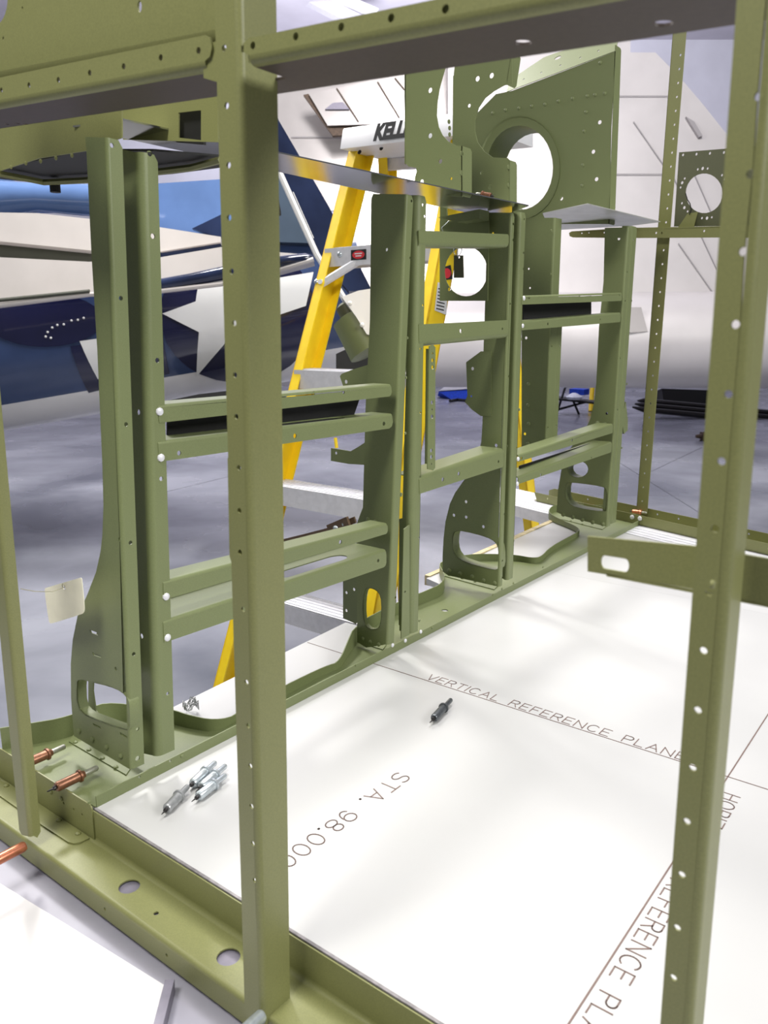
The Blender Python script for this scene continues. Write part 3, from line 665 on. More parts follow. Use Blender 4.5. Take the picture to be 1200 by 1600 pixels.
mb = MB(); mb.plate(onY((632, 256), yA), YA, ZA, XA, [(0, 0), (.05, 0), (.05, .17), (0, .19)], [], T); mb.build('flange', GREEN, pa)
yB = .83
pb = bpanel('bulkhead_panel', 'green panel with a round bite at its right edge, middle of three cut-out panels', yB, [(796, 328), (796, 250), (793, 247), (770, 246), (757, 237), (746, 222), (742, 205), (742, 188), (748, 168), (758, 153), (772, 142), (788, 133), (800, 131), (800, 60), (716, 60), (709, 115), (708, 225), (712, 230), (722, 310)],
    [((746, 123), .0042), ((768, 118), .0042), ((733, 165), .003), ((752, 270), .0028), ((766, 292), .004), ((771, 305), .003)], flanges=[((796, 326), (796, 250), .025, [(795, 261), (795, 289)]), ((792, 132), (800, 80), .03, [(797, 122)]), ((708, 226), (709, 118), .03, [(703, 200), (702, 190), (703, 210)])])
yC = 1.33
circC = circ(812, 262, 53, 32, 67); circC = [onY((q[0], q[1]), yC) for q in circ(812, 262, 52, 32, 66)]
outC = [(952, 350), (955, 200), (962, 80), (800, 142), (775, 147), (742, 180), (742, 350)]
pc = bpanel('bulkhead_panel', 'large green panel with a flanged round hole, rightmost of three cut-out panels', yC, outC, [circ(812, 262, 52, 32, 66), ((937, 191), .0042), ((927, 237), .0042), ((932, 280), .0042), ((877, 310), .0042)],
    flanges=[((952, 350), (962, 70), .03, [])])
def flangering(root, y, cx, cy, rx_, ry_, dep, m=GREEN):   # smooth dished rim round a big hole
    m0 = MB(); vs = []; fs = []; n = 32; prof = [(1.22, -.0005), (1.16, .002), (1.09, .006), (1.03, .011), (1.0, .018), (.985, .026)]
    for s_, d_ in prof:
        for q in circ(cx, cy, rx_*s_, n, ry_*s_):
            p = onY(q, y); vs.append(V((p.x, y+d_*dep, p.z)))
    for k in range(len(prof)-1):
        for i in range(n): fs.append((k*n+i, k*n+(i+1) % n, (k+1)*n+(i+1) % n, (k+1)*n+i))
    m0.faces(vs, fs); m0.build('hole_rim', m, root)
flangering(pc, yC-.002, 812, 262, 52, 66, 3.2)
for q in ((770, 177), (790, 172), (811, 169), (831, 166), (852, 163), (873, 158), (895, 154), (918, 150), (930, 148), (945, 146), (916, 175), (913, 205), (911, 258), (910, 290), (938, 98)): rivet(pc, onY(q, yC), -YA, .004)
# lit flange along its sloping top edge
a = onY((792, 144), yC); b_ = onY((962, 80), yC); wv = (b_-a).normalized(); c_ = onY((792, 108), yC+.05)-a; c_ = c_-wv*c_.dot(wv); hh = c_.length; c_.normalize()
mb = MB(); L_ = (b_-a).length; mb.plate(a, wv, c_, wv.cross(c_), [(0, 0), (L_, 0), (L_, hh*.75), (L_*.3, hh*.85), (0, hh*.45)], [circ(L_*.45, hh*.6, .008, 12, .005)]+[circ(L_*k, hh*.25, .0025) for k in (.15, .32, .5, .68, .84)], T); mb.build('flange', GREEN, pc)
# panel behind the first upright, partly hidden under the upper beam
y = .145
p1 = bpanel('bulkhead_panel', 'olive panel end with dark slot glimpsed above the aluminium strip behind the first upright', y, [(192, 218), (192, 140), (340, 140), (340, 222)], [[(279, 176), (279, 215), (314, 219), (314, 172)]], m=GREEN2)
mb = MB(); y2 = .152; mb.prism([onY(q, y2) for q in ((275, 170), (275, 222), (318, 226), (318, 166))], V((0, .003, 0))); mb.build('black_strip', BLACK, p1, False)
# shallow box under the strip, behind the first upright
root = thing('panel_box', 'olive shallow box with a underside painted black for shade behind the first upright', 'box', (-.2, .2, .58))
yb = .085; mb = MB(); q = [onY(k, yb) for k in ((-160, 310), (0, 267), (62, 247), (133, 236), (190, 215), (190, 160), (-160, 160))]
mb.plate(V((0, yb, 0)), XA, ZA, YA, [(p.x, p.z) for p in q], [], T); mb.build('front', GREEN2, root)
for k in ((18, 261), (41, 255), (64, 252), (88, 247), (113, 243)): rivet(root, onY(k, yb), -YA, .0022, GREEN2)
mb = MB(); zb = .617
mb.prism([onZ(k, zb+.022) for k in ((0, 262), (133, 236), (240, 236), (345, 245))]+[onZ((345, 262), zb+.022), onZ((270, 272), zb+.022), onZ((90, 288), zb+.022), onZ((0, 280), zb+.022)], V((0, 0, .002))); mb.build('underside', BLACK, root, False, label='black underside standing for shade')  # black plate stands in for the shade inside the box
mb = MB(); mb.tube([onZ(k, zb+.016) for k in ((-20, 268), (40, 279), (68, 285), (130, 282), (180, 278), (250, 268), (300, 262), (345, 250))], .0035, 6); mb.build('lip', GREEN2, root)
mb = MB(); a = onZ((86, 292), zb+.012); mb.lathe(a-V((0, 0, .006)), (0, 0, 1), [(0, .006), (.012, .006), (.014, .004)], 10); mb.build('stop_pad', BLACK, root)

# bracket with round cut-out hanging between the middle uprights
y = .80
root = thing('hanging_bracket', 'green bracket with a round cut-out between the middle uprights, level with the ladder label', 'bracket', (-.1, y, .5))
mb = MB(); out = [(687, 345), (687, 470), (762, 470), (764, 345)]
mb.plate(V((0, y, 0)), XA, ZA, YA, [(onY(q, y).x, onY(q, y).z) for q in out], [[(onY(q, y).x, onY(q, y).z) for q in circ(728, 424, 33.5, 28, 39)], hl((702, 452), V((0, y, 0)), XA, ZA, YA, .0032)], T); mb.build('web', GREEN, root)
mb = MB(); mb.prism([onY(q, y-.004) for q in ((689, 318), (699, 318), (700, 352), (694, 355), (689, 350))], V((0, -.003, 0))); mb.build('tab', GREEN, root)
mb = MB(); mb.prism([onY(q, y-.006) for q in ((700, 343), (764, 330), (764, 345), (730, 350))], V((0, -.03, 0))); mb.build('shelf', GREEN, root, False)
# key tag on a ring
kt = thing('ring_tag', 'small green metal tag on a wire ring hanging between the middle uprights', 'tag', onY((713, 435), y-.03)[:])
mb = MB(); mb.plate(V((0, y-.03, 0)), XA, ZA, YA, [(onY(q, y-.03).x, onY(q, y-.03).z) for q in ((709, 399), (709, 434), (724, 434), (723, 399))], [hl((717, 402), V((0, y-.03, 0)), XA, ZA, YA, .002)], .002); mb.build('tag_plate', DARKG, kt)
mb = MB(); cp = onY((715, 393), y-.03); mb.tube([cp+V((.0075*math.cos(t), .002*math.sin(t*2), .0075*math.sin(t))) for t in [2*math.pi*i/20 for i in range(21)]], .0006, 6); mb.tube([onY((707, 388), y-.03), onY((699, 380), y-.02), onY((690, 356), y-.01), onY((712, 335), y-.008)], .0005, 5); mb.build('wire_ring', ZINC, kt)

# ================================================================== FAR FRAME
Pa = onZ((834, 782), 0.001); Pb = onZ((1200, 867), 0.001)
dF = (Pb-Pa).normalized(); nF = V((dF.y, -dF.x, 0)); nF = nF if nF.dot(CAM-Pa) > 0 else -nF
far = thing('far_frame', 'far green frame with drilled thin upright and hole plate behind the white board', 'frame', (Pa+dF*.3)[:])
Lf = (Pb-Pa).length+.3
def lf(q, off=0): p = onplane(q, Pa+nF*off, nF)-(Pa+nF*off); return (p.dot(dF), p.z)
mb = MB()
mb.plate(Pa, dF, ZA, -nF, [(0.012, .0), (Lf, .0), (Lf, .024), (.0, .024)], [circ(lf((1021, 807))[0]*0+s_, .014, .0028) for s_ in (.05, .1, .52, .6, .68)], T)
mb.plate(Pa+ZA*.001, dF, -nF, ZA, [(0, 0), (Lf, 0), (Lf, .06), (0, .06)], [], T)
mb.plate(Pa-nF*.06, dF, ZA, -nF, [(0.0, .0), (Lf, .0), (Lf, .03), (.02, .03), (0, .022)], [circ(s_, .02, .0022) for s_ in (.08, .14, .3, .36, .42, .48, .54, .6, .66, .72, .78)], T)
mb.build('base_channel', GREEN2, far)
for q in ((988, 808), (1000, 810)): rivet(far, onplane(q, Pa, nF), nF, .006, ALUM, 'fastener')
# drilled upright
def bandF(l0, l1, r1, r0, off): return [lf(l0, off), lf(r0, off), lf(r1, off), lf(l1, off)]
off = -.055; O = Pa+nF*off
mb = MB(); hs = []
for i in range(33):
    t = i/32; u, v = 1063-t*60, 86+t*697
    hs.append(hl((u, v), O, dF, ZA, nF, .0026, 8))
mb.plate(O, dF, ZA, -nF, bandF((994, 800), (1052, 40), (1073, 40), (1011, 803), off), hs, T)
a = onplane((994, 800), O, nF); b_ = onplane((1052, 40), O, nF); wv = (b_-a).normalized()
mb.plate(a, wv, -nF, dF, [(0, 0), ((b_-a).length, 0), ((b_-a).length, .02), (0, .02)], [], T)
mb.build('upright', GREEN2, far, label='thin upright drilled with a row of holes')
# horizontal rail
off = -.03; O = Pa+nF*off
mb = MB(); mb.plate(O, dF, ZA, -nF, [lf(q, off) for q in ((889, 364), (893, 361.5), (980, 356), (1145, 353), (1240, 351), (1240, 373), (1145, 371), (980, 372), (895, 371), (890, 369))], [hl(q, O, dF, ZA, nF, .0026, 8) for q in ((909, 364), (920, 363), (944, 363), (967, 362), (1025, 364), (1034, 364), (1100, 361))], T)
a = onplane((900, 362), O, nF); b_ = onplane((1200, 352), O, nF); wv = (b_-a).normalized()
mb.plate(a, wv, -nF, -ZA, [(0, 0), ((b_-a).length, 0), ((b_-a).length, .025), (0, .025)], [], T)
mb.build('cross_rail', GREEN2, far)
# plate with round hole and drilled ring
off = -.05; O = Pa+nF*off
hs = [[lf(q, off) for q in circ(1100, 302, 29, 26, 31)]]
for k in range(6):
    t0 = math.radians(90+60*k+5)
    for dt, rr in ((-.2, .0026), (0, .0036), (.2, .0026)): hs.append(hl((1101+39*math.cos(t0+dt), 302-39*math.sin(t0+dt)), O, dF, ZA, nF, rr, 8))
for u in (1067, 1088, 1109, 1131): hs.append(hl((u, 242-(u-1067)*.06), O, dF, ZA, nF, .003, 8))
mb = MB(); mb.plate(O, dF, ZA, -nF, [lf(q, off) for q in ((1053, 354), (1061, 238), (1150, 231), (1215, 228), (1215, 352))], hs, T); mb.build('hole_plate', DARKG, far, label='dark plate with a round hole ringed by small holes')
mb = MB(); mb.plate(O+nF*.004, dF, ZA, -nF, [lf(q, off+.004) for q in ((1059, 356), (1074, 334), (1090, 331), (1084, 356))], [], T); mb.build('bent_tab', GREEN2, far)
mb = MB(); mb.tube([onplane(q, O+nF*.004, nF) for q in ((1071, 302), (1074, 312), (1078, 318), (1080, 327), (1077, 336))], .0012, 5); mb.build('wire', DSTEEL, far)
# ridged aluminium plank below the far frame
pk = thing('aluminium_plank', 'ridged pale aluminium plank under the far frame, behind the white board', 'plank', (Pa+V((0, 0, -.02)))[:])
mb = MB(); c_ = Pa+dF*(Lf/2-.1)-V((0, 0, .0165)); R3 = Matrix((dF, -nF, ZA)).transposed()
mb.box(c_+nF*.0, (Lf+.2, .17, .03), R3); mb.build('plank_body', ALUM, pk, smooth=False)
mb = MB()
for k in (.03, .05, .07): mb.box(c_+nF*k+ZA*.0155, (Lf+.2, .005, .002), R3)
mb.build('ridges', ALUM, pk, smooth=False)

# ================================================================== CLECO FASTENERS
def cleco(tip, end, label, body=ZINC, pin=ZINC, tipm=DSTEEL, group=None, name='temporary_fastener', tipped=True, rb=.0058):
    tip = V(tip); end = V(end); d = (end-tip).normalized(); L = (end-tip).length
    root = thing(name, label, 'fastener', tip[:], group)
    a = .17*L; b_ = .62*L
    m0 = MB(); m0.lathe(tip+d*a, d, [(0, rb*.72), (.001, rb*.8), (L*.03, rb*.86), (b_-a, rb*.86), (b_-a+.001, rb*.7)], 14); m0.build('body', body, root)
    m0 = MB(); m0.lathe(tip+d*b_, d, [(-.001, rb*.9), (-.0005, rb*1.12), (.0016, rb*1.12), (.0022, rb*.9), (L*.06, rb*.7), (L*.1, rb*.62)], 14); m0.build('collar', body, root)
    m0 = MB(); m0.lathe(tip+d*(b_+L*.08), d, [(0, rb*.52), (L-b_-L*.08-.002, rb*.52), (L-b_-L*.08-.0007, rb*.42), (L-b_-L*.08, rb*.2)], 12); m0.build('plunger', pin, root)
    if not tipped: return root
    s = d.orthogonal().normalized()
    m0 = MB(); m0.lathe(tip+d*(a-.001), -d, [(0, rb*.42), (.0022, rb*.36), (.0026, rb*.2)], 10)
    for e in (-1, 1): m0.tube([tip+d*a+s*(e*rb*.16), tip+d*(a*.3)+s*(e*rb*.16), tip+s*(e*rb*.1)], [rb*.15, rb*.13, rb*.06], 6)
    m0.build('tip', tipm, root); return root
zc = .006
for (t0, e0, lab, bm_) in (((253, 1272), (294, 1228), 'dull silver cleco fastener lying nearest the rail corner, leftmost of the four loose together', ZINCD),
      ((293, 1232), (337, 1191), 'bright zinc cleco fastener at the back of the loose cluster on the board', ZINC),
      ((306, 1237), (353, 1196), 'bright zinc cleco fastener in the middle of the loose cluster of three', ZINC),
      ((300, 1252), (353, 1211), 'bright zinc cleco fastener at the front of the cluster, shadow beside it', ZINC),
      ((672, 1129), (705, 1093), 'dark grey cleco fastener lying alone on the board beside VERTICAL REFERENCE PLANE', DGREY)):
    cleco(onZ(t0, zc), onZ(e0, zc+.0006), lab, bm_, bm_, group='loose clecos on the white board')
def ycleco(endq, z, label, L=.058, body=COPPER, pin=STEEL, rb=.006):
    e = onZ(endq, z); return cleco(e-V((0, L, 0)), e, label, body, pin, group='copper clecos clamping the frames', rb=rb)
ycleco((102, 1166), .014, 'copper cleco half hidden behind the far left upright, in the rail corner')
ycleco((153, 1199), .013, 'copper cleco in full view over the rail pan beside the first upright foot')
e = onX((42, 1320), -.03); cleco(e+V((0, .01, 0)), e-V((0, .06, 0)), 'bright copper cleco sticking out of the near beam at the left edge', COPPERL, COPPERL, group='copper clecos clamping the frames', rb=.006, tipped=False)
e = onX((408, 1588), .295); cleco(e+V((0, .012, 0)), e-V((0, .05, 0)), 'silver cleco at the foot of the middle near upright, bottom edge', ZINC, ZINC, rb=.006, tipped=False)
e = onY((742, 304), .8); cleco(onY((772, 307), .79), onY((744, 303), .79), 'small copper and silver cleco on the middle cut-out panel above the strip', COPPER, STEEL, rb=.0055)
e = onplane((910, 792), Pa-nF*.055, nF); cleco(e-dF*.01, e+dF*.04+V((0, 0, .006)), 'small copper cleco seen through the last upright foot hole', COPPERL, COPPERL, rb=.006)
e = onplane((992, 800), Pa-nF*.045, nF); cleco(e-dF*.015, e+dF*.035+V((0, 0, .004)), 'small copper cleco at the foot of the drilled far upright', COPPERL, STEEL, rb=.006)
# wire scrap behind the rail
mb = MB(); c_ = onZ((298, 1107), .006); pts = []
for i in range(60):
    t = i*.55; pts.append(c_+V((.012*math.cos(t)*(.6+.4*math.sin(i)), .009*math.sin(t), .006+.006*math.sin(i*1.7))))
mb.tube(pts, .0006, 5); tag(mb.build('wire_scrap', ZINCD), 'small tangle of silver wire on the board just behind the rail', 'wire')
# paper tag
y = .028; kt = thing('paper_tag', 'cream card tag on a thin string beside the first upright', 'tag', onY((100, 975), y)[:])
mb = MB(); out = smoothpoly([(69, 920), (73, 918), (124, 903), (127, 903), (128, 907), (132, 950), (131, 957), (127, 960), (82, 974), (78, 974), (76, 970)], 1)
mb.plate(V((0, y, 0)), XA, ZA, YA, [(onY(q, y).x, onY(q, y).z) for q in out], [hl((100, 918), V((0, y, 0)), XA, ZA, YA, .0022)], .0006); mb.build('card', PAPER, kt)
mb = MB(); a = onY((100, 918), y-.001); b_ = V((-.04, -.03, .232)); mb.tube([a, a+(b_-a)*.3+V((0, 0, -.004)), a+(b_-a)*.7+V((0, 0, -.003)), b_], .0004, 5); mb.tube([a+V((.0022*math.cos(t), -.0005, .0022*math.sin(t)+.002)) for t in [i*.6 for i in range(11)]], .0004, 5); mb.build('string', STRING, kt)

# ================================================================== LADDER
XL = -.87
lt = onX((546, 232), XL); lb = onX((335, 1065), XL); dl = (lb-lt).normalized(); lbot = lt+dl*((FLZ-lt.z)/dl.z)
nL = dl.cross(XA); nL = nL if nL.y < 0 else -nL      # ladder front-plane normal, facing the camera side
lad = thing('step_ladder', 'yellow fibreglass step ladder with white top cap and aluminium steps behind the frames', 'ladder', (XL+.3, lbot.y+.5, FLZ))
def lpt(q, o=0): return onplane(q, lt+nL*o, nL)
def crail(a, b_, outx, wdt, dep, nrm, name, parent=lad):
    """C channel rail a->b, front flange towards +outx, web on the outer side"""
    m0 = MB(); d = (b_-a).normalized(); s = V((outx, 0, 0)); s = (s-d*d.dot(s)).normalized(); bk = -nrm
    for o0, u, wv_, ln in ((a, s, bk, wdt), (a, bk, s, dep), (a+bk*dep, s, -bk, wdt)):
        L = (b_-a).length; m0.plate(o0, u, d, wv_, [(0, 0), (ln, 0), (ln, L), (0, L)], [], .004)
    return m0.build(name, YEL, parent, smooth=False)
rt = lpt((717, 232)); rm = lpt((643, 640)); dr = (rm-rt).normalized(); rbot = rt+dr*((FLZ-rt.z)/dr.z)
lr = crail(lt-dl*.06, lbot, 1, .03, .072, nL, 'front_rail')
rr_ = crail(rt-dr*.06, rbot, -1, .03, .072, nL, 'front_rail')
# rear rails
ra = V((0, lt.y+.1, lt.z+.02)); rb2 = V((0, lt.y+.72, FLZ)); nR = (rb2-ra).normalized().cross(XA); nR = nR if nR.y < 0 else -nR
for q0, q1, sgn in (((590, 232), (614, 760), 1), ((761, 225), (824, 765), -1)):
    a = onplane(q0, ra, nR); b_ = onplane(q1, ra, nR); b_ = a+(b_-a)*((FLZ-a.z)/(b_.z-a.z)); crail(a, b_, sgn, .03, .05, nR, 'rear_rail')
m0 = MB(); a = onplane((592, 260), ra, nR); b_ = onplane((770, 250), ra, nR); m0.bar(a-nR*.02, b_-nR*.02, (0, 0, 1), .02, .03); m0.build('rear_brace', ALUM, lad, False)
# steps
for q, qe, hgt in (((521, 388), (700, 395), .048), ((467, 578), (700, 574), .05), ((428, 758), (690, 822), .05), ((385, 926), (640, 1000), .05)):
    z_ = lpt(q).z; yf = lpt(q).y; t = (z_-lt.z)/dl.z; xl_ = (lt+dl*t).x+.006; tr = (z_-rt.z)/dr.z; xr_ = (rt+dr*tr).x-.006
    st = MB(); st.box(((xl_+xr_)/2, yf+.04, z_-.004), (xr_-xl_, .088, .008)); st.box(((xl_+xr_)/2, yf-.002, z_-hgt/2), (xr_-xl_, .005, hgt)); st.box(((xl_+xr_)/2, yf+.08, z_-hgt/2), (xr_-xl_, .005, hgt))
    for k in range(5): st.box(((xl_+xr_)/2, yf+.01+.016*k, z_+.001), (xr_-xl_, .005, .003))
    so = st.build('step', ALUM, lad, smooth=False)
    bx = lt+dl*t; rivet(lad, V((bx.x+.012, 0, 0))+V((0, (bx+nL*.001).y, z_-.02)), nL, .007, ZINC, 'bolt'); 
    bx = rt+dr*tr; rivet(lad, V((bx.x-.014, (bx+nL*.001).y, z_-.02)), nL, .007, ZINC, 'bolt')
    if q[0] == 521:
        rivet(so, V((xl_+.055, yf-.0045, z_-.018)), -YA, .008, ZINC, 'bolt')
        lbm = MB(); lx = onY((551, 398), yf-.006).x; lbm.box((lx+.02, yf-.0055, z_-.022), (.052, .001, .026), m=INK); 
        lbm.plate(V((lx+.02, yf-.0062, z_-.022)), XA, ZA, YA, circ(0, 0, .021, 20, .0105), [], .0004, m=RED)
        for zz, ww in ((.003, .026), (-.003, .02)): lbm.box((lx+.02, yf-.0064, z_-.022+zz), (ww, .0004, .003), m=WHITEP)
        lbm.build('warning_label', None, lad, False, label='red oval warning label on the top step')
        br = MB(); br.tube([lpt((560, 408), -.02), lpt((503, 443), -.01)], .011, 10); br.tube([lpt((503, 443), -.01), lpt((500, 440), .004)], .007, 8); br.build('step_brace', ALUM, lad)
        rivet(lad, lpt((494, 440)), nL, .007, ZINC, 'bolt')
# labels on the right rail
yb_ = rt+dr*0
lbm = MB()
nW = dr.cross(nL); nW = nW if nW.x > 0 else -nW
def rp(q, o=.0012): return onplane(q, rt+nW*o, nW)
lbm.prism([rp(q) for q in ((684, 441), (700, 446), (697, 492), (679, 485))], nW*.0006, m=WHITEP)
for k in range(7):
    t = k/7; a = V((683-4*t, 450+36*t)); lbm.prism([rp(q, .002) for q in ((a.x+2, a.y), (a.x+14, a.y+3), (a.x+14, a.y+4.8), (a.x+2, a.y+1.8))], nW*.0003, m=INK)
lbm.prism([rp(q) for q in ((690, 418), (704, 414), (707, 436), (692, 438))], nW*.0006, m=INK)
lbm.prism([rp((q[0], q[1]), .002) for q in circ(698, 427, 6.5, 16, 8)], nW*.0003, m=RED)
lbm.build('warning_label', None, lad, False, label='red oval label above a white text label on the right rail')
# top cap with the maker's lettering
yc = lt.y-.035
cl = onY((536, 234), yc); cr = onY((770, 215), yc); ct = onY((541, 199), yc)
cap = MB(); x0, x1 = cl.x, cr.x; zt = ct.z; zb_ = cl.z
prof = [(yc-.012, zb_), (yc, zt-.006), (yc+.006, zt), (yc+.19, zt), (yc+.2, zt-.006), (yc+.205, zb_)]
cap.prism([V((x0, p[0], p[1])) for p in prof], V((x1-x0, 0, -.02)))
cap.build('top_cap', WHITEP, lad)
mb = MB()
lu = bpy.data.curves.new('f', 'FONT'); lu.body = 'KELLER'; lu.size = .062; lu.shear = .25; lu.offset = .0036; lu.extrude = .0006; lu.resolution_u = 3
fo = bpy.data.objects.new('f', lu); COL.objects.link(fo); me = bpy.data.meshes.new_from_object(fo); bpy.data.objects.remove(fo)
kp = onY((586, 219), yc-.006); th = math.atan2(zt-zb_, .012)
ls = (onY((634, 214), yc-.006).x-kp.x)/.68/max(v.co.x for v in me.vertices)*1.0
vs = []
for v in me.vertices:
    u, h_ = v.co.x*ls*1.0, v.co.y*.9
    vs.append(V((kp.x+u, yc-.0135+.012*((h_+.004)/(zt-zb_))-.0015-v.co.z, zb_-.02*((kp.x+u-x0)/(x1-x0))+.012+h_)))
mb.faces(vs, [tuple(p.vertices) for p in me.polygons]); mb.build('lettering', INK, lad, False)
for q in ((562, 238), (596, 232)): rivet(lad, lpt(q, .003), nL, .006, DSTEEL, 'bolt')
for pt in (lbot, rbot):
    mb = MB(); mb.box((pt.x+(.015 if pt.x < -.6 else -.015), pt.y+.03, FLZ+.02), (.045, .09, .04)); mb.build('rubber_foot', BLACK, lad, False)

# ================================================================== BLUE AIRCRAFT behind at left
az = math.radians(44); ti = math.radians(9.3); ax = V((math.cos(az)*math.cos(ti), math.sin(az)*math.cos(ti), math.sin(ti))); sd = V((math.sin(az), -math.cos(az), 0))   # axis, nose up; outward side (towards the camera)
UPF = sd.cross(ax); UPF = UPF if UPF.z > 0 else -UPF
S0 = at((250, 500), 4.6)                                                    # point on the near side of the fuselage
blue = thing('blue_aircraft', 'navy blue aircraft with white star and bar marking behind the frames at left', 'aircraft', (S0.x, S0.y, FLZ))
RZ = .5; RY = .5
def sp(q):
    p = onplane(q, S0, sd)-S0; return p.dot(ax), p.dot(UPF)
def tap(s): return 1.0
def sidept(s, h, o=0):
    hz = max(-.999, min(.999, h/RZ)); return S0+ax*s+UPF*h+sd*(RY*(1-abs(hz)**2.6)**.5-RY+o)
mb = MB(); st = [-2.4+i*.2 for i in range(19)]; nr = 44; vs = []; fs = []
for s in st:
    for i in range(nr):
        t = 2*math.pi*i/nr; hz = math.sin(t); vs.append(S0+ax*s+UPF*(RZ*hz)+sd*(RY*((1-abs(hz)**2.6)**.5)*(1 if math.cos(t) >= 0 else -1)-RY))
for a in range(len(st)-1):
    for i in range(nr): fs.append((a*nr+i, a*nr+(i+1) % nr, (a+1)*nr+(i+1) % nr, (a+1)*nr+i))
mb.faces(vs, fs); fus = mb.build('fuselage', BLUEF, blue)
fus.data.materials.append(BELLY)
for p in fus.data.polygons:
    c_ = p.center+wloc(blue)
    if (c_-S0).dot(UPF) < -.35: p.material_index = 1
def decal(pts2, m, off, name, sub=5):
    bm = bmesh.new(); vv = [bm.verts.new((p[0], p[1], 0)) for p in pts2]
    for t in tessellate_polygon([[V((p[0], p[1], 0)) for p in pts2]]): bm.faces.new([vv[i] for i in t])
    for _ in range(3): bmesh.ops.subdivide_edges(bm, edges=[e for e in bm.edges if e.calc_length() > .06], cuts=1, use_grid_fill=True)
    bmesh.ops.triangulate(bm, faces=bm.faces)
    m0 = MB(); bm.verts.index_update(); vs = [sidept(v.co.x, v.co.y, off) for v in bm.verts]
    m0.faces(vs, [tuple(v.index for v in f.verts) for f in bm.faces]); bm.free(); return m0.build(name, m, blue)
cs, chh = sp((370, 492)); Rr = .41
def sq(q): return sp(q)
decal([sq(q) for q in circ(372, 490, 122, 30, 112)], INSIG, .006, 'insignia_disc')
decal([sq(q) for q in ((110, 541), (254, 520), (262, 585), (132, 616))], INSIG, .007, 'insignia_bar')
decal([sq(q) for q in ((125, 533), (236, 517), (240, 575), (150, 593))], INSW, .01, 'insignia_bar')
decal([sq(q) for q in ((254, 490), (306, 471), (316, 400), (350, 380), (400, 440), (490, 425), (478, 478), (430, 494), (420, 575), (370, 540), (352, 536), (304, 590), (311, 519))], INSW, .012, 'insignia_star')
# skids / dark gear under the belly, just above the upper rungs
def slabat(px, d, thick, name, m, parent):
    pts = [at(q, d) for q in px]
    m0 = MB(); m0.prism(pts, FW*thick); return m0.build(name, m, parent, False)
slabat([(262, 626), (310, 616), (360, 610), (440, 612), (440, 668), (360, 690), (262, 690)], 4.5, .3, 'wheel_well', BLACK, blue)
# folded wing seen from its pale underside: panels each with thickness
slabat([(-120, 330), (60, 333), (140, 342), (250, 355), (345, 370), (345, 378), (250, 393), (140, 391), (0, 377), (-120, 368)], 4.05, .06, 'wing_panel', WINGW, blue)
slabat([(-120, 366), (0, 374), (145, 388), (150, 410), (0, 404), (-120, 396)], 4.12, .03, 'wing_slot', SLOT, blue)
slabat([(-120, 394), (0, 402), (140, 409), (250, 402), (345, 386), (400, 391), (480, 398), (490, 408), (430, 424), (345, 436), (250, 448), (140, 456), (0, 474), (-120, 488)], 4.0, .08, 'wing_panel', WINGW, blue)
slabat([(345, 392), (250, 402), (250, 394), (300, 384), (345, 379)], 4.07, .05, 'wing_slot', NAVY, blue)
mb = MB(); mb.tube([at(q, 3.97) for q in ((240, 447), (300, 437), (345, 428), (430, 412), (478, 404), (489, 401))], [.03, .032, .034, .034, .026, .004], 12); mb.build('wing_edge', NAVY, blue)
mb = MB(); mb.tube([at(q, 3.96) for q in ((-120, 490), (0, 477), (140, 460), (240, 456), (345, 444), (430, 424), (490, 405))], [.012]*7, 8); mb.build('wing_edge', WINGW, blue)
mb = MB(); mb.tube([at(q, 3.95) for q in ((-120, 481), (0, 469), (140, 455))], .01, 8); mb.build('wing_edge', SLOT, blue)
decal([sq(q) for q in circ(70, 500, 90, 24, 42)], INSIG, .006, 'fairing_patch')
for q in ((75, 519), (82, 512), (90, 508), (100, 507), (112, 501), (122, 500), (131, 497), (80, 528), (72, 526)):
    rivet(blue, sidept(*sq(q), .006), sd, .007, INSW)
# upper blue tail surfaces
slabat([(225, 288), (345, 280), (385, 278), (385, 377), (345, 374), (225, 356)], 4.6, .05, 'tail_panel', BLUE, blue)
slabat([(388, 278), (450, 268), (500, 380), (388, 377)], 4.6, .05, 'tail_panel', SLATE, blue)
slabat([(300, 357), (350, 333), (350, 374)], 4.55, .03, 'tail_panel', NAVY, blue)
mb = MB(); mb.tube([at(q, 4.4) for q in ((-80, 310), (0, 312), (60, 308), (130, 312), (230, 318))], [.1, .1, .075, .085, .08], 14); mb.build('canopy', BLUE, blue)
slabat([(-60, 262), (0, 272), (80, 310), (140, 303), (140, 326), (0, 330), (-60, 330)], 4.6, .05, 'tail_panel', BLUE, blue)
fin = [(408, 140), (421, 163), (514, 323), (582, 455), (545, 455), (497, 402), (437, 270), (408, 215)]
slabat(fin, 3.6, .05, 'fin', NAVY, blue)
mb = MB(); mb.tube([at(q, 3.57) for q in ((412, 215), (438, 272), (495, 398), (540, 470))], .014, 8); mb.build('fin_edge_and_glint', INSW, blue)
mb = MB(); mb.tube([at(q, 3.57) for q in ((458, 300), (490, 372))], .0018, 6); mb.build('fin_edge_and_glint', INSW, blue)  # thin white tube draws a highlight on the fin
mb = MB(); mb.lathe(at((434, 330), 3.9), (0, 0, -1), [(-.07, .002), (0, .016), (.02, .016)], 8); mb.build('mast', BLACK, blue)

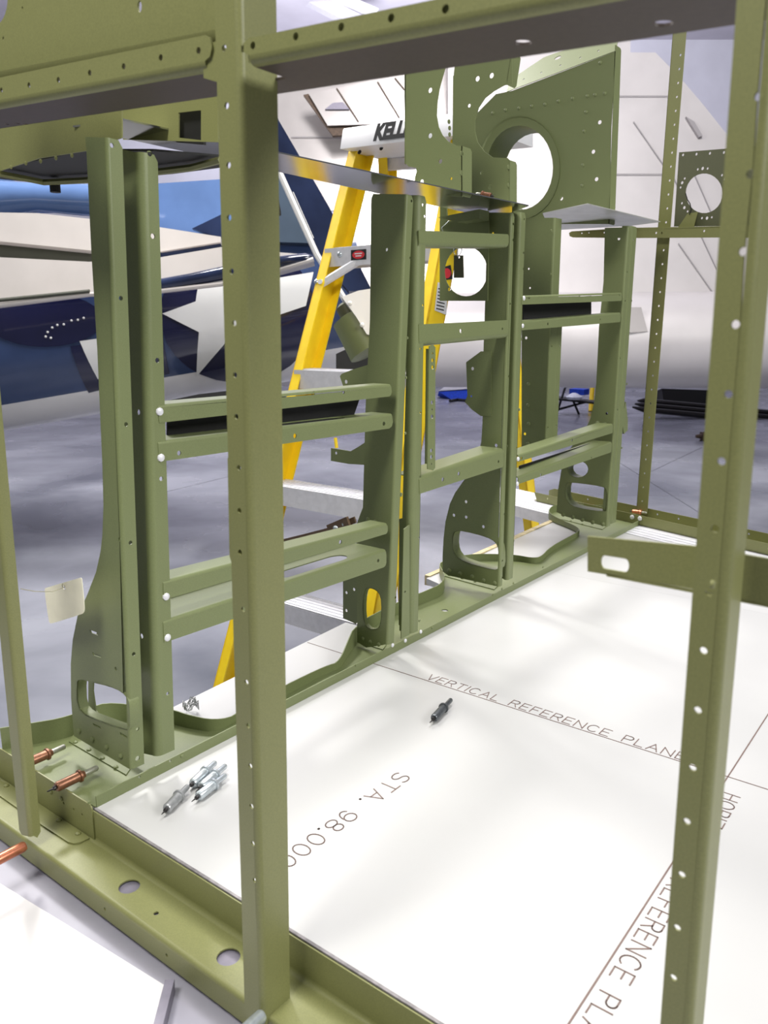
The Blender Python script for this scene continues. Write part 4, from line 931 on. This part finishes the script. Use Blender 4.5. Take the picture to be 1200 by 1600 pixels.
# engine pod: white cowl and green drum
pod = thing('equipment_pod', 'pale cowl with bolts over a green drum, between the ladder and the middle uprights', 'equipment', at((560, 520), 3.0)[:])
slabat([(534, 464), (560, 454), (600, 448), (600, 530), (573, 522), (556, 494)], 2.95, .12, 'cowl', BELLY, pod)
for q in ((547, 474), (566, 508)): rivet(pod, at(q, 2.945), -FW, .009, INSW, 'bolt')
a = at((532, 480), 3.05); b_ = at((570, 552), 3.05); dd = (b_-a).normalized(); mb = MB(); Ld = (b_-a).length*1.0
mb.lathe(a+RX*.03+dd*.03, dd, [(0, .05), (.01, .085), (Ld*.8, .088), (Ld*.82, .07)], 20); mb.build('drum', GREEN, pod)
mb = MB(); mb.lathe(at((538, 478), 3.02), dd, [(-.01, .02), (0, .035), (.04, .035)], 12); mb.build('clamp', DARKG, pod)
slabat([(525, 553), (575, 530), (600, 530), (600, 590), (525, 580)], 3.3, .1, 'tyre', BLACK, pod)
mb = MB(); p = at((606, 540), 3.02); mb.bar((p.x, p.y, FLZ), (p.x, p.y, p.z), (1, 0, 0), .05, .05); mb.build('stand', DSTEEL, pod, False)
# green bracket seen past the middle upright
br = thing('loose_bracket', 'green sheet bracket with one hole resting by ladder step left of the middle uprights', 'bracket', onY((560, 600), .62)[:])
y = .62; mb = MB(); mb.plate(V((0, y, 0)), XA, ZA, YA, [(onY(q, y).x, onY(q, y).z) for q in ((531, 588), (534, 584), (552, 577), (575, 570), (600, 568), (600, 612), (537, 606))], [hl((540.5, 596.5), V((0, y, 0)), XA, ZA, YA, .0034)], T); mb.build('web', GREEN, br)
mb = MB(); mb.plate(V((0, y, 0)), XA, ZA, YA, [(onY(q, y).x, onY(q, y).z) for q in ((517, 700), (530, 702), (548, 705), (560, 698), (572, 690), (600, 690), (600, 728), (545, 725), (517, 720))], [hl((525, 708), V((0, y, 0)), XA, ZA, YA, .0026)], T); mb.build('web', GREEN, br)
mb = MB(); mb.tube([at(q, 1.9) for q in ((524, 684), (526, 700))], .004, 6); mb.build('pin', YEL, br)
# brown drilled strip behind the ladder foot
bs = thing('brown_strip', 'brown curved metal strip with two bolts low behind the middle uprights', 'strip', at((500, 835), 1.5)[:])
mb = MB(); pts = [at(q, d_) for q, d_ in (((430, 850), 1.66), ((480, 838), 1.6), ((515, 829), 1.55), ((555, 812), 1.5))]
for a, b_ in zip(pts, pts[1:]): mb.bar(a, b_, (0, 0, 1), .004, .012)
mb.build('strip_body', BROWN, bs, False)
mb = MB(); mb.bar(at((514, 828), 1.54), at((545, 815), 1.5), (0, 0, 1), .006, .02); mb.build('clip_plate', BROWN, bs, False)
for q in ((524, 825), (538, 819)): rivet(bs, at(q, 1.51), -FW, .005, ZINC, 'bolt')

# ================================================================== SILVER AIRCRAFT behind at right
sil = thing('silver_aircraft', 'pale silver aircraft tail and round fuselage filling the background at right', 'aircraft', (at((950, 600), 8)[0], at((950, 600), 8)[1], FLZ))
DS = 8.0
a = at((420, 540), DS+1.2); b_ = at((1400, 540), DS+.6); rad = .52
mb = MB(); mb.tube([a+(b_-a)*(i/12)+V((0, 0, .055)) for i in range(13)], rad, 36); mb.build('fuselage', SILV, sil)
fp = [(700, 560), (700, -60), (985, -60), (985, 82), (1024, 82), (1060, 118), (1100, 165), (1150, 228), (1260, 370), (1260, 560)]
slabat(fp, DS+.9, .25, 'tail_fin', SILV, sil)
fp = [(405, 120), (700, 60), (700, 560), (405, 560)]
slabat(fp, DS+1.1, .2, 'wing_panel', SILVB, sil)
def seam(q0, q1, d, wd=.008, m=SEAM, name='panel_seam'):
    m0 = MB(); m0.bar(at(q0, d), at(q1, d), FW, wd, .006); m0.build(name, m, sil, False)
for q0, q1 in (((960, 272), (1040, 272)), ((990, 190), (1040, 262)), ((1040, 250), (1120, 420)), ((990, 462), (1130, 462)), ((1060, 380), (1130, 480)), ((1080, 260), (1150, 420)), ((965, 150), (1050, 150))): seam(q0, q1, DS+.88)
for q0, q1 in (((455, 214), (640, 214)), ((640, 380), (720, 378))): seam(q0, q1, DS+1.08)
# scoop and small blade on the fin
slabat([(984, 480), (1002, 480), (1012, 518), (980, 520)], DS+.3, .05, 'fillet', SILVB, sil)
slabat([(1072, 182), (1085, 190), (1098, 212), (1092, 214)], DS+.86, .03, 'blade_patch', SEAM, sil)
# dark framed bright bay above the ladder
slabat([(474, 148), (650, 118), (650, 206), (520, 212)], DS+.80, .04, 'bay_frame', RUST, sil)
slabat([(482, 146), (650, 112), (650, 192), (512, 196)], DS+.76, .02, 'bay_panel', SILVB, sil)
for q0, q1 in (((526, 138), (560, 190)), ((590, 128), (624, 184)), ((617, 122), (632, 140))):
    m0 = MB(); m0.bar(at(q0, DS+.75), at(q1, DS+.75), FW, .012, .01); m0.build('bay_rib', RUST, sil, False)
m0 = MB(); m0.prism([at(q, DS+.755) for q in ((508, 172), (520, 162), (536, 161), (546, 172))], -FW*.02); m0.build('bay_recess', GREYB, sil, False)
# gear leg, so that it stands on the floor
for q in ((612, 560), (1330, 560)):
    p = at(q, DS+.9); m0 = MB(); m0.bar((p.x, p.y, FLZ), (p.x, p.y, p.z), (1, 0, 0), .08, .08); m0.build('support', DSTEEL, sil, False)

# ================================================================== STUFF UNDER THE SILVER AIRCRAFT
def gl(q): return onZ(q, FLZ)
t = thing('work_table', 'low black trestle table with blue cloth and plastic bag under the silver fuselage', 'table', gl((905, 645))[:])
d_ = (gl((905, 648))-CAM).dot(FW)
mb = MB(); mb.bar(at((868, 622), d_), at((945, 630), d_), (0, 0, 1), .5, .03); mb.build('tabletop', BLACK, t, False)
for q0, q1 in (((885, 600), (868, 652)), ((895, 625), (905, 648)), ((938, 628), (950, 652)), ((872, 640), (915, 628))):
    mb = MB(); mb.tube([at(q0, d_-.1), at(q1, d_-.1)], .018, 6); mb.build('leg', BLACK, t)
mb = MB(); p = at((905, 612), d_); mb.box(p, (.25, .2, .09)); tag(mb.build('folded_cloth', BLUEC, None, False), 'blue folded cloth on the trestle table under the silver fuselage', 'cloth')
mb = MB(); p = at((897, 619), d_-.4); mb.lathe(p-V((0, 0, .05)), (0, 0, 1), [(0, .1), (.04, .13), (.07, .09), (.1, .03)], 12); tag(mb.build('plastic_bag', PLASTIC), 'crumpled clear plastic bag in front of the blue folded cloth', 'bag')
mb = MB(); mb.tube([at((926, 600), d_+.6), gl((923, 643))], .04, 10); tag(mb.build('yellow_post', YEL), 'yellow post beside trestle table under the silver fuselage', 'post')
d2 = (gl((715, 624))-CAM).dot(FW)
mb = MB(); mb.prism([at(q, d2) for q in ((686, 612), (705, 611), (732, 609), (740, 624), (730, 628), (705, 624))], FW*.5); tag(mb.build('blue_tarp', BLUEC, None, False), 'blue tarp on the floor glimpsed between the middle uprights', 'tarp')
mb = MB(); mb.prism([at(q, d2-.02) for q in ((686, 610.5), (704, 597), (732, 597), (732, 607.5), (705, 609.5))], FW*.3); tag(mb.build('white_cover', WHITEP, None, False), 'white cover lying over the blue tarp between the middle uprights', 'cover')
mb = MB(); mb.tube([gl(q)+V((0, 0, .03)) for q in ((703, 629), (715, 627), (735, 629))], .03, 6); tag(mb.build('black_hose', BLACK), 'short black hose on the floor before the blue tarp', 'hose')
d3 = (gl((1040, 655))-CAM).dot(FW)
mb = MB(); mb.prism([at(q, d3+.6) for q in ((1034, 607), (1112, 610), (1112, 634), (1037, 628))], FW*.6); tag(mb.build('dark_crate', BLACK, None, False), 'dark crate under the silver fuselage beside the right near upright', 'crate')
for k, (dy, lab) in enumerate(((0, 'lowest long black skid under the dark crate'), (-7, 'middle long black skid under the dark crate'), (-14, 'top long black skid under the dark crate'))):
    mb = MB(); mb.tube([at((988+4*k, 636+dy*.7), d3+.1*k), at((1005, 640+dy), d3+.1*k), at((1120, 651+dy), d3+.1*k), at((1230, 662+dy), d3+.1*k)], [.012, .04, .045, .045], 8); tag(mb.build('skid', DSTEEL), lab, 'skid', 'black skids under the silver aircraft')
mb = MB(); p = gl((1102, 688)); mb.lathe(p+V((0, 0, .05))-RX*.12, RX, [(0, .02), (.06, .03), (.061, .055), (.2, .055)], 10); tag(mb.build('chain_hook', RUST), 'rusty brown fitting on the floor left of the right near upright', 'fitting')
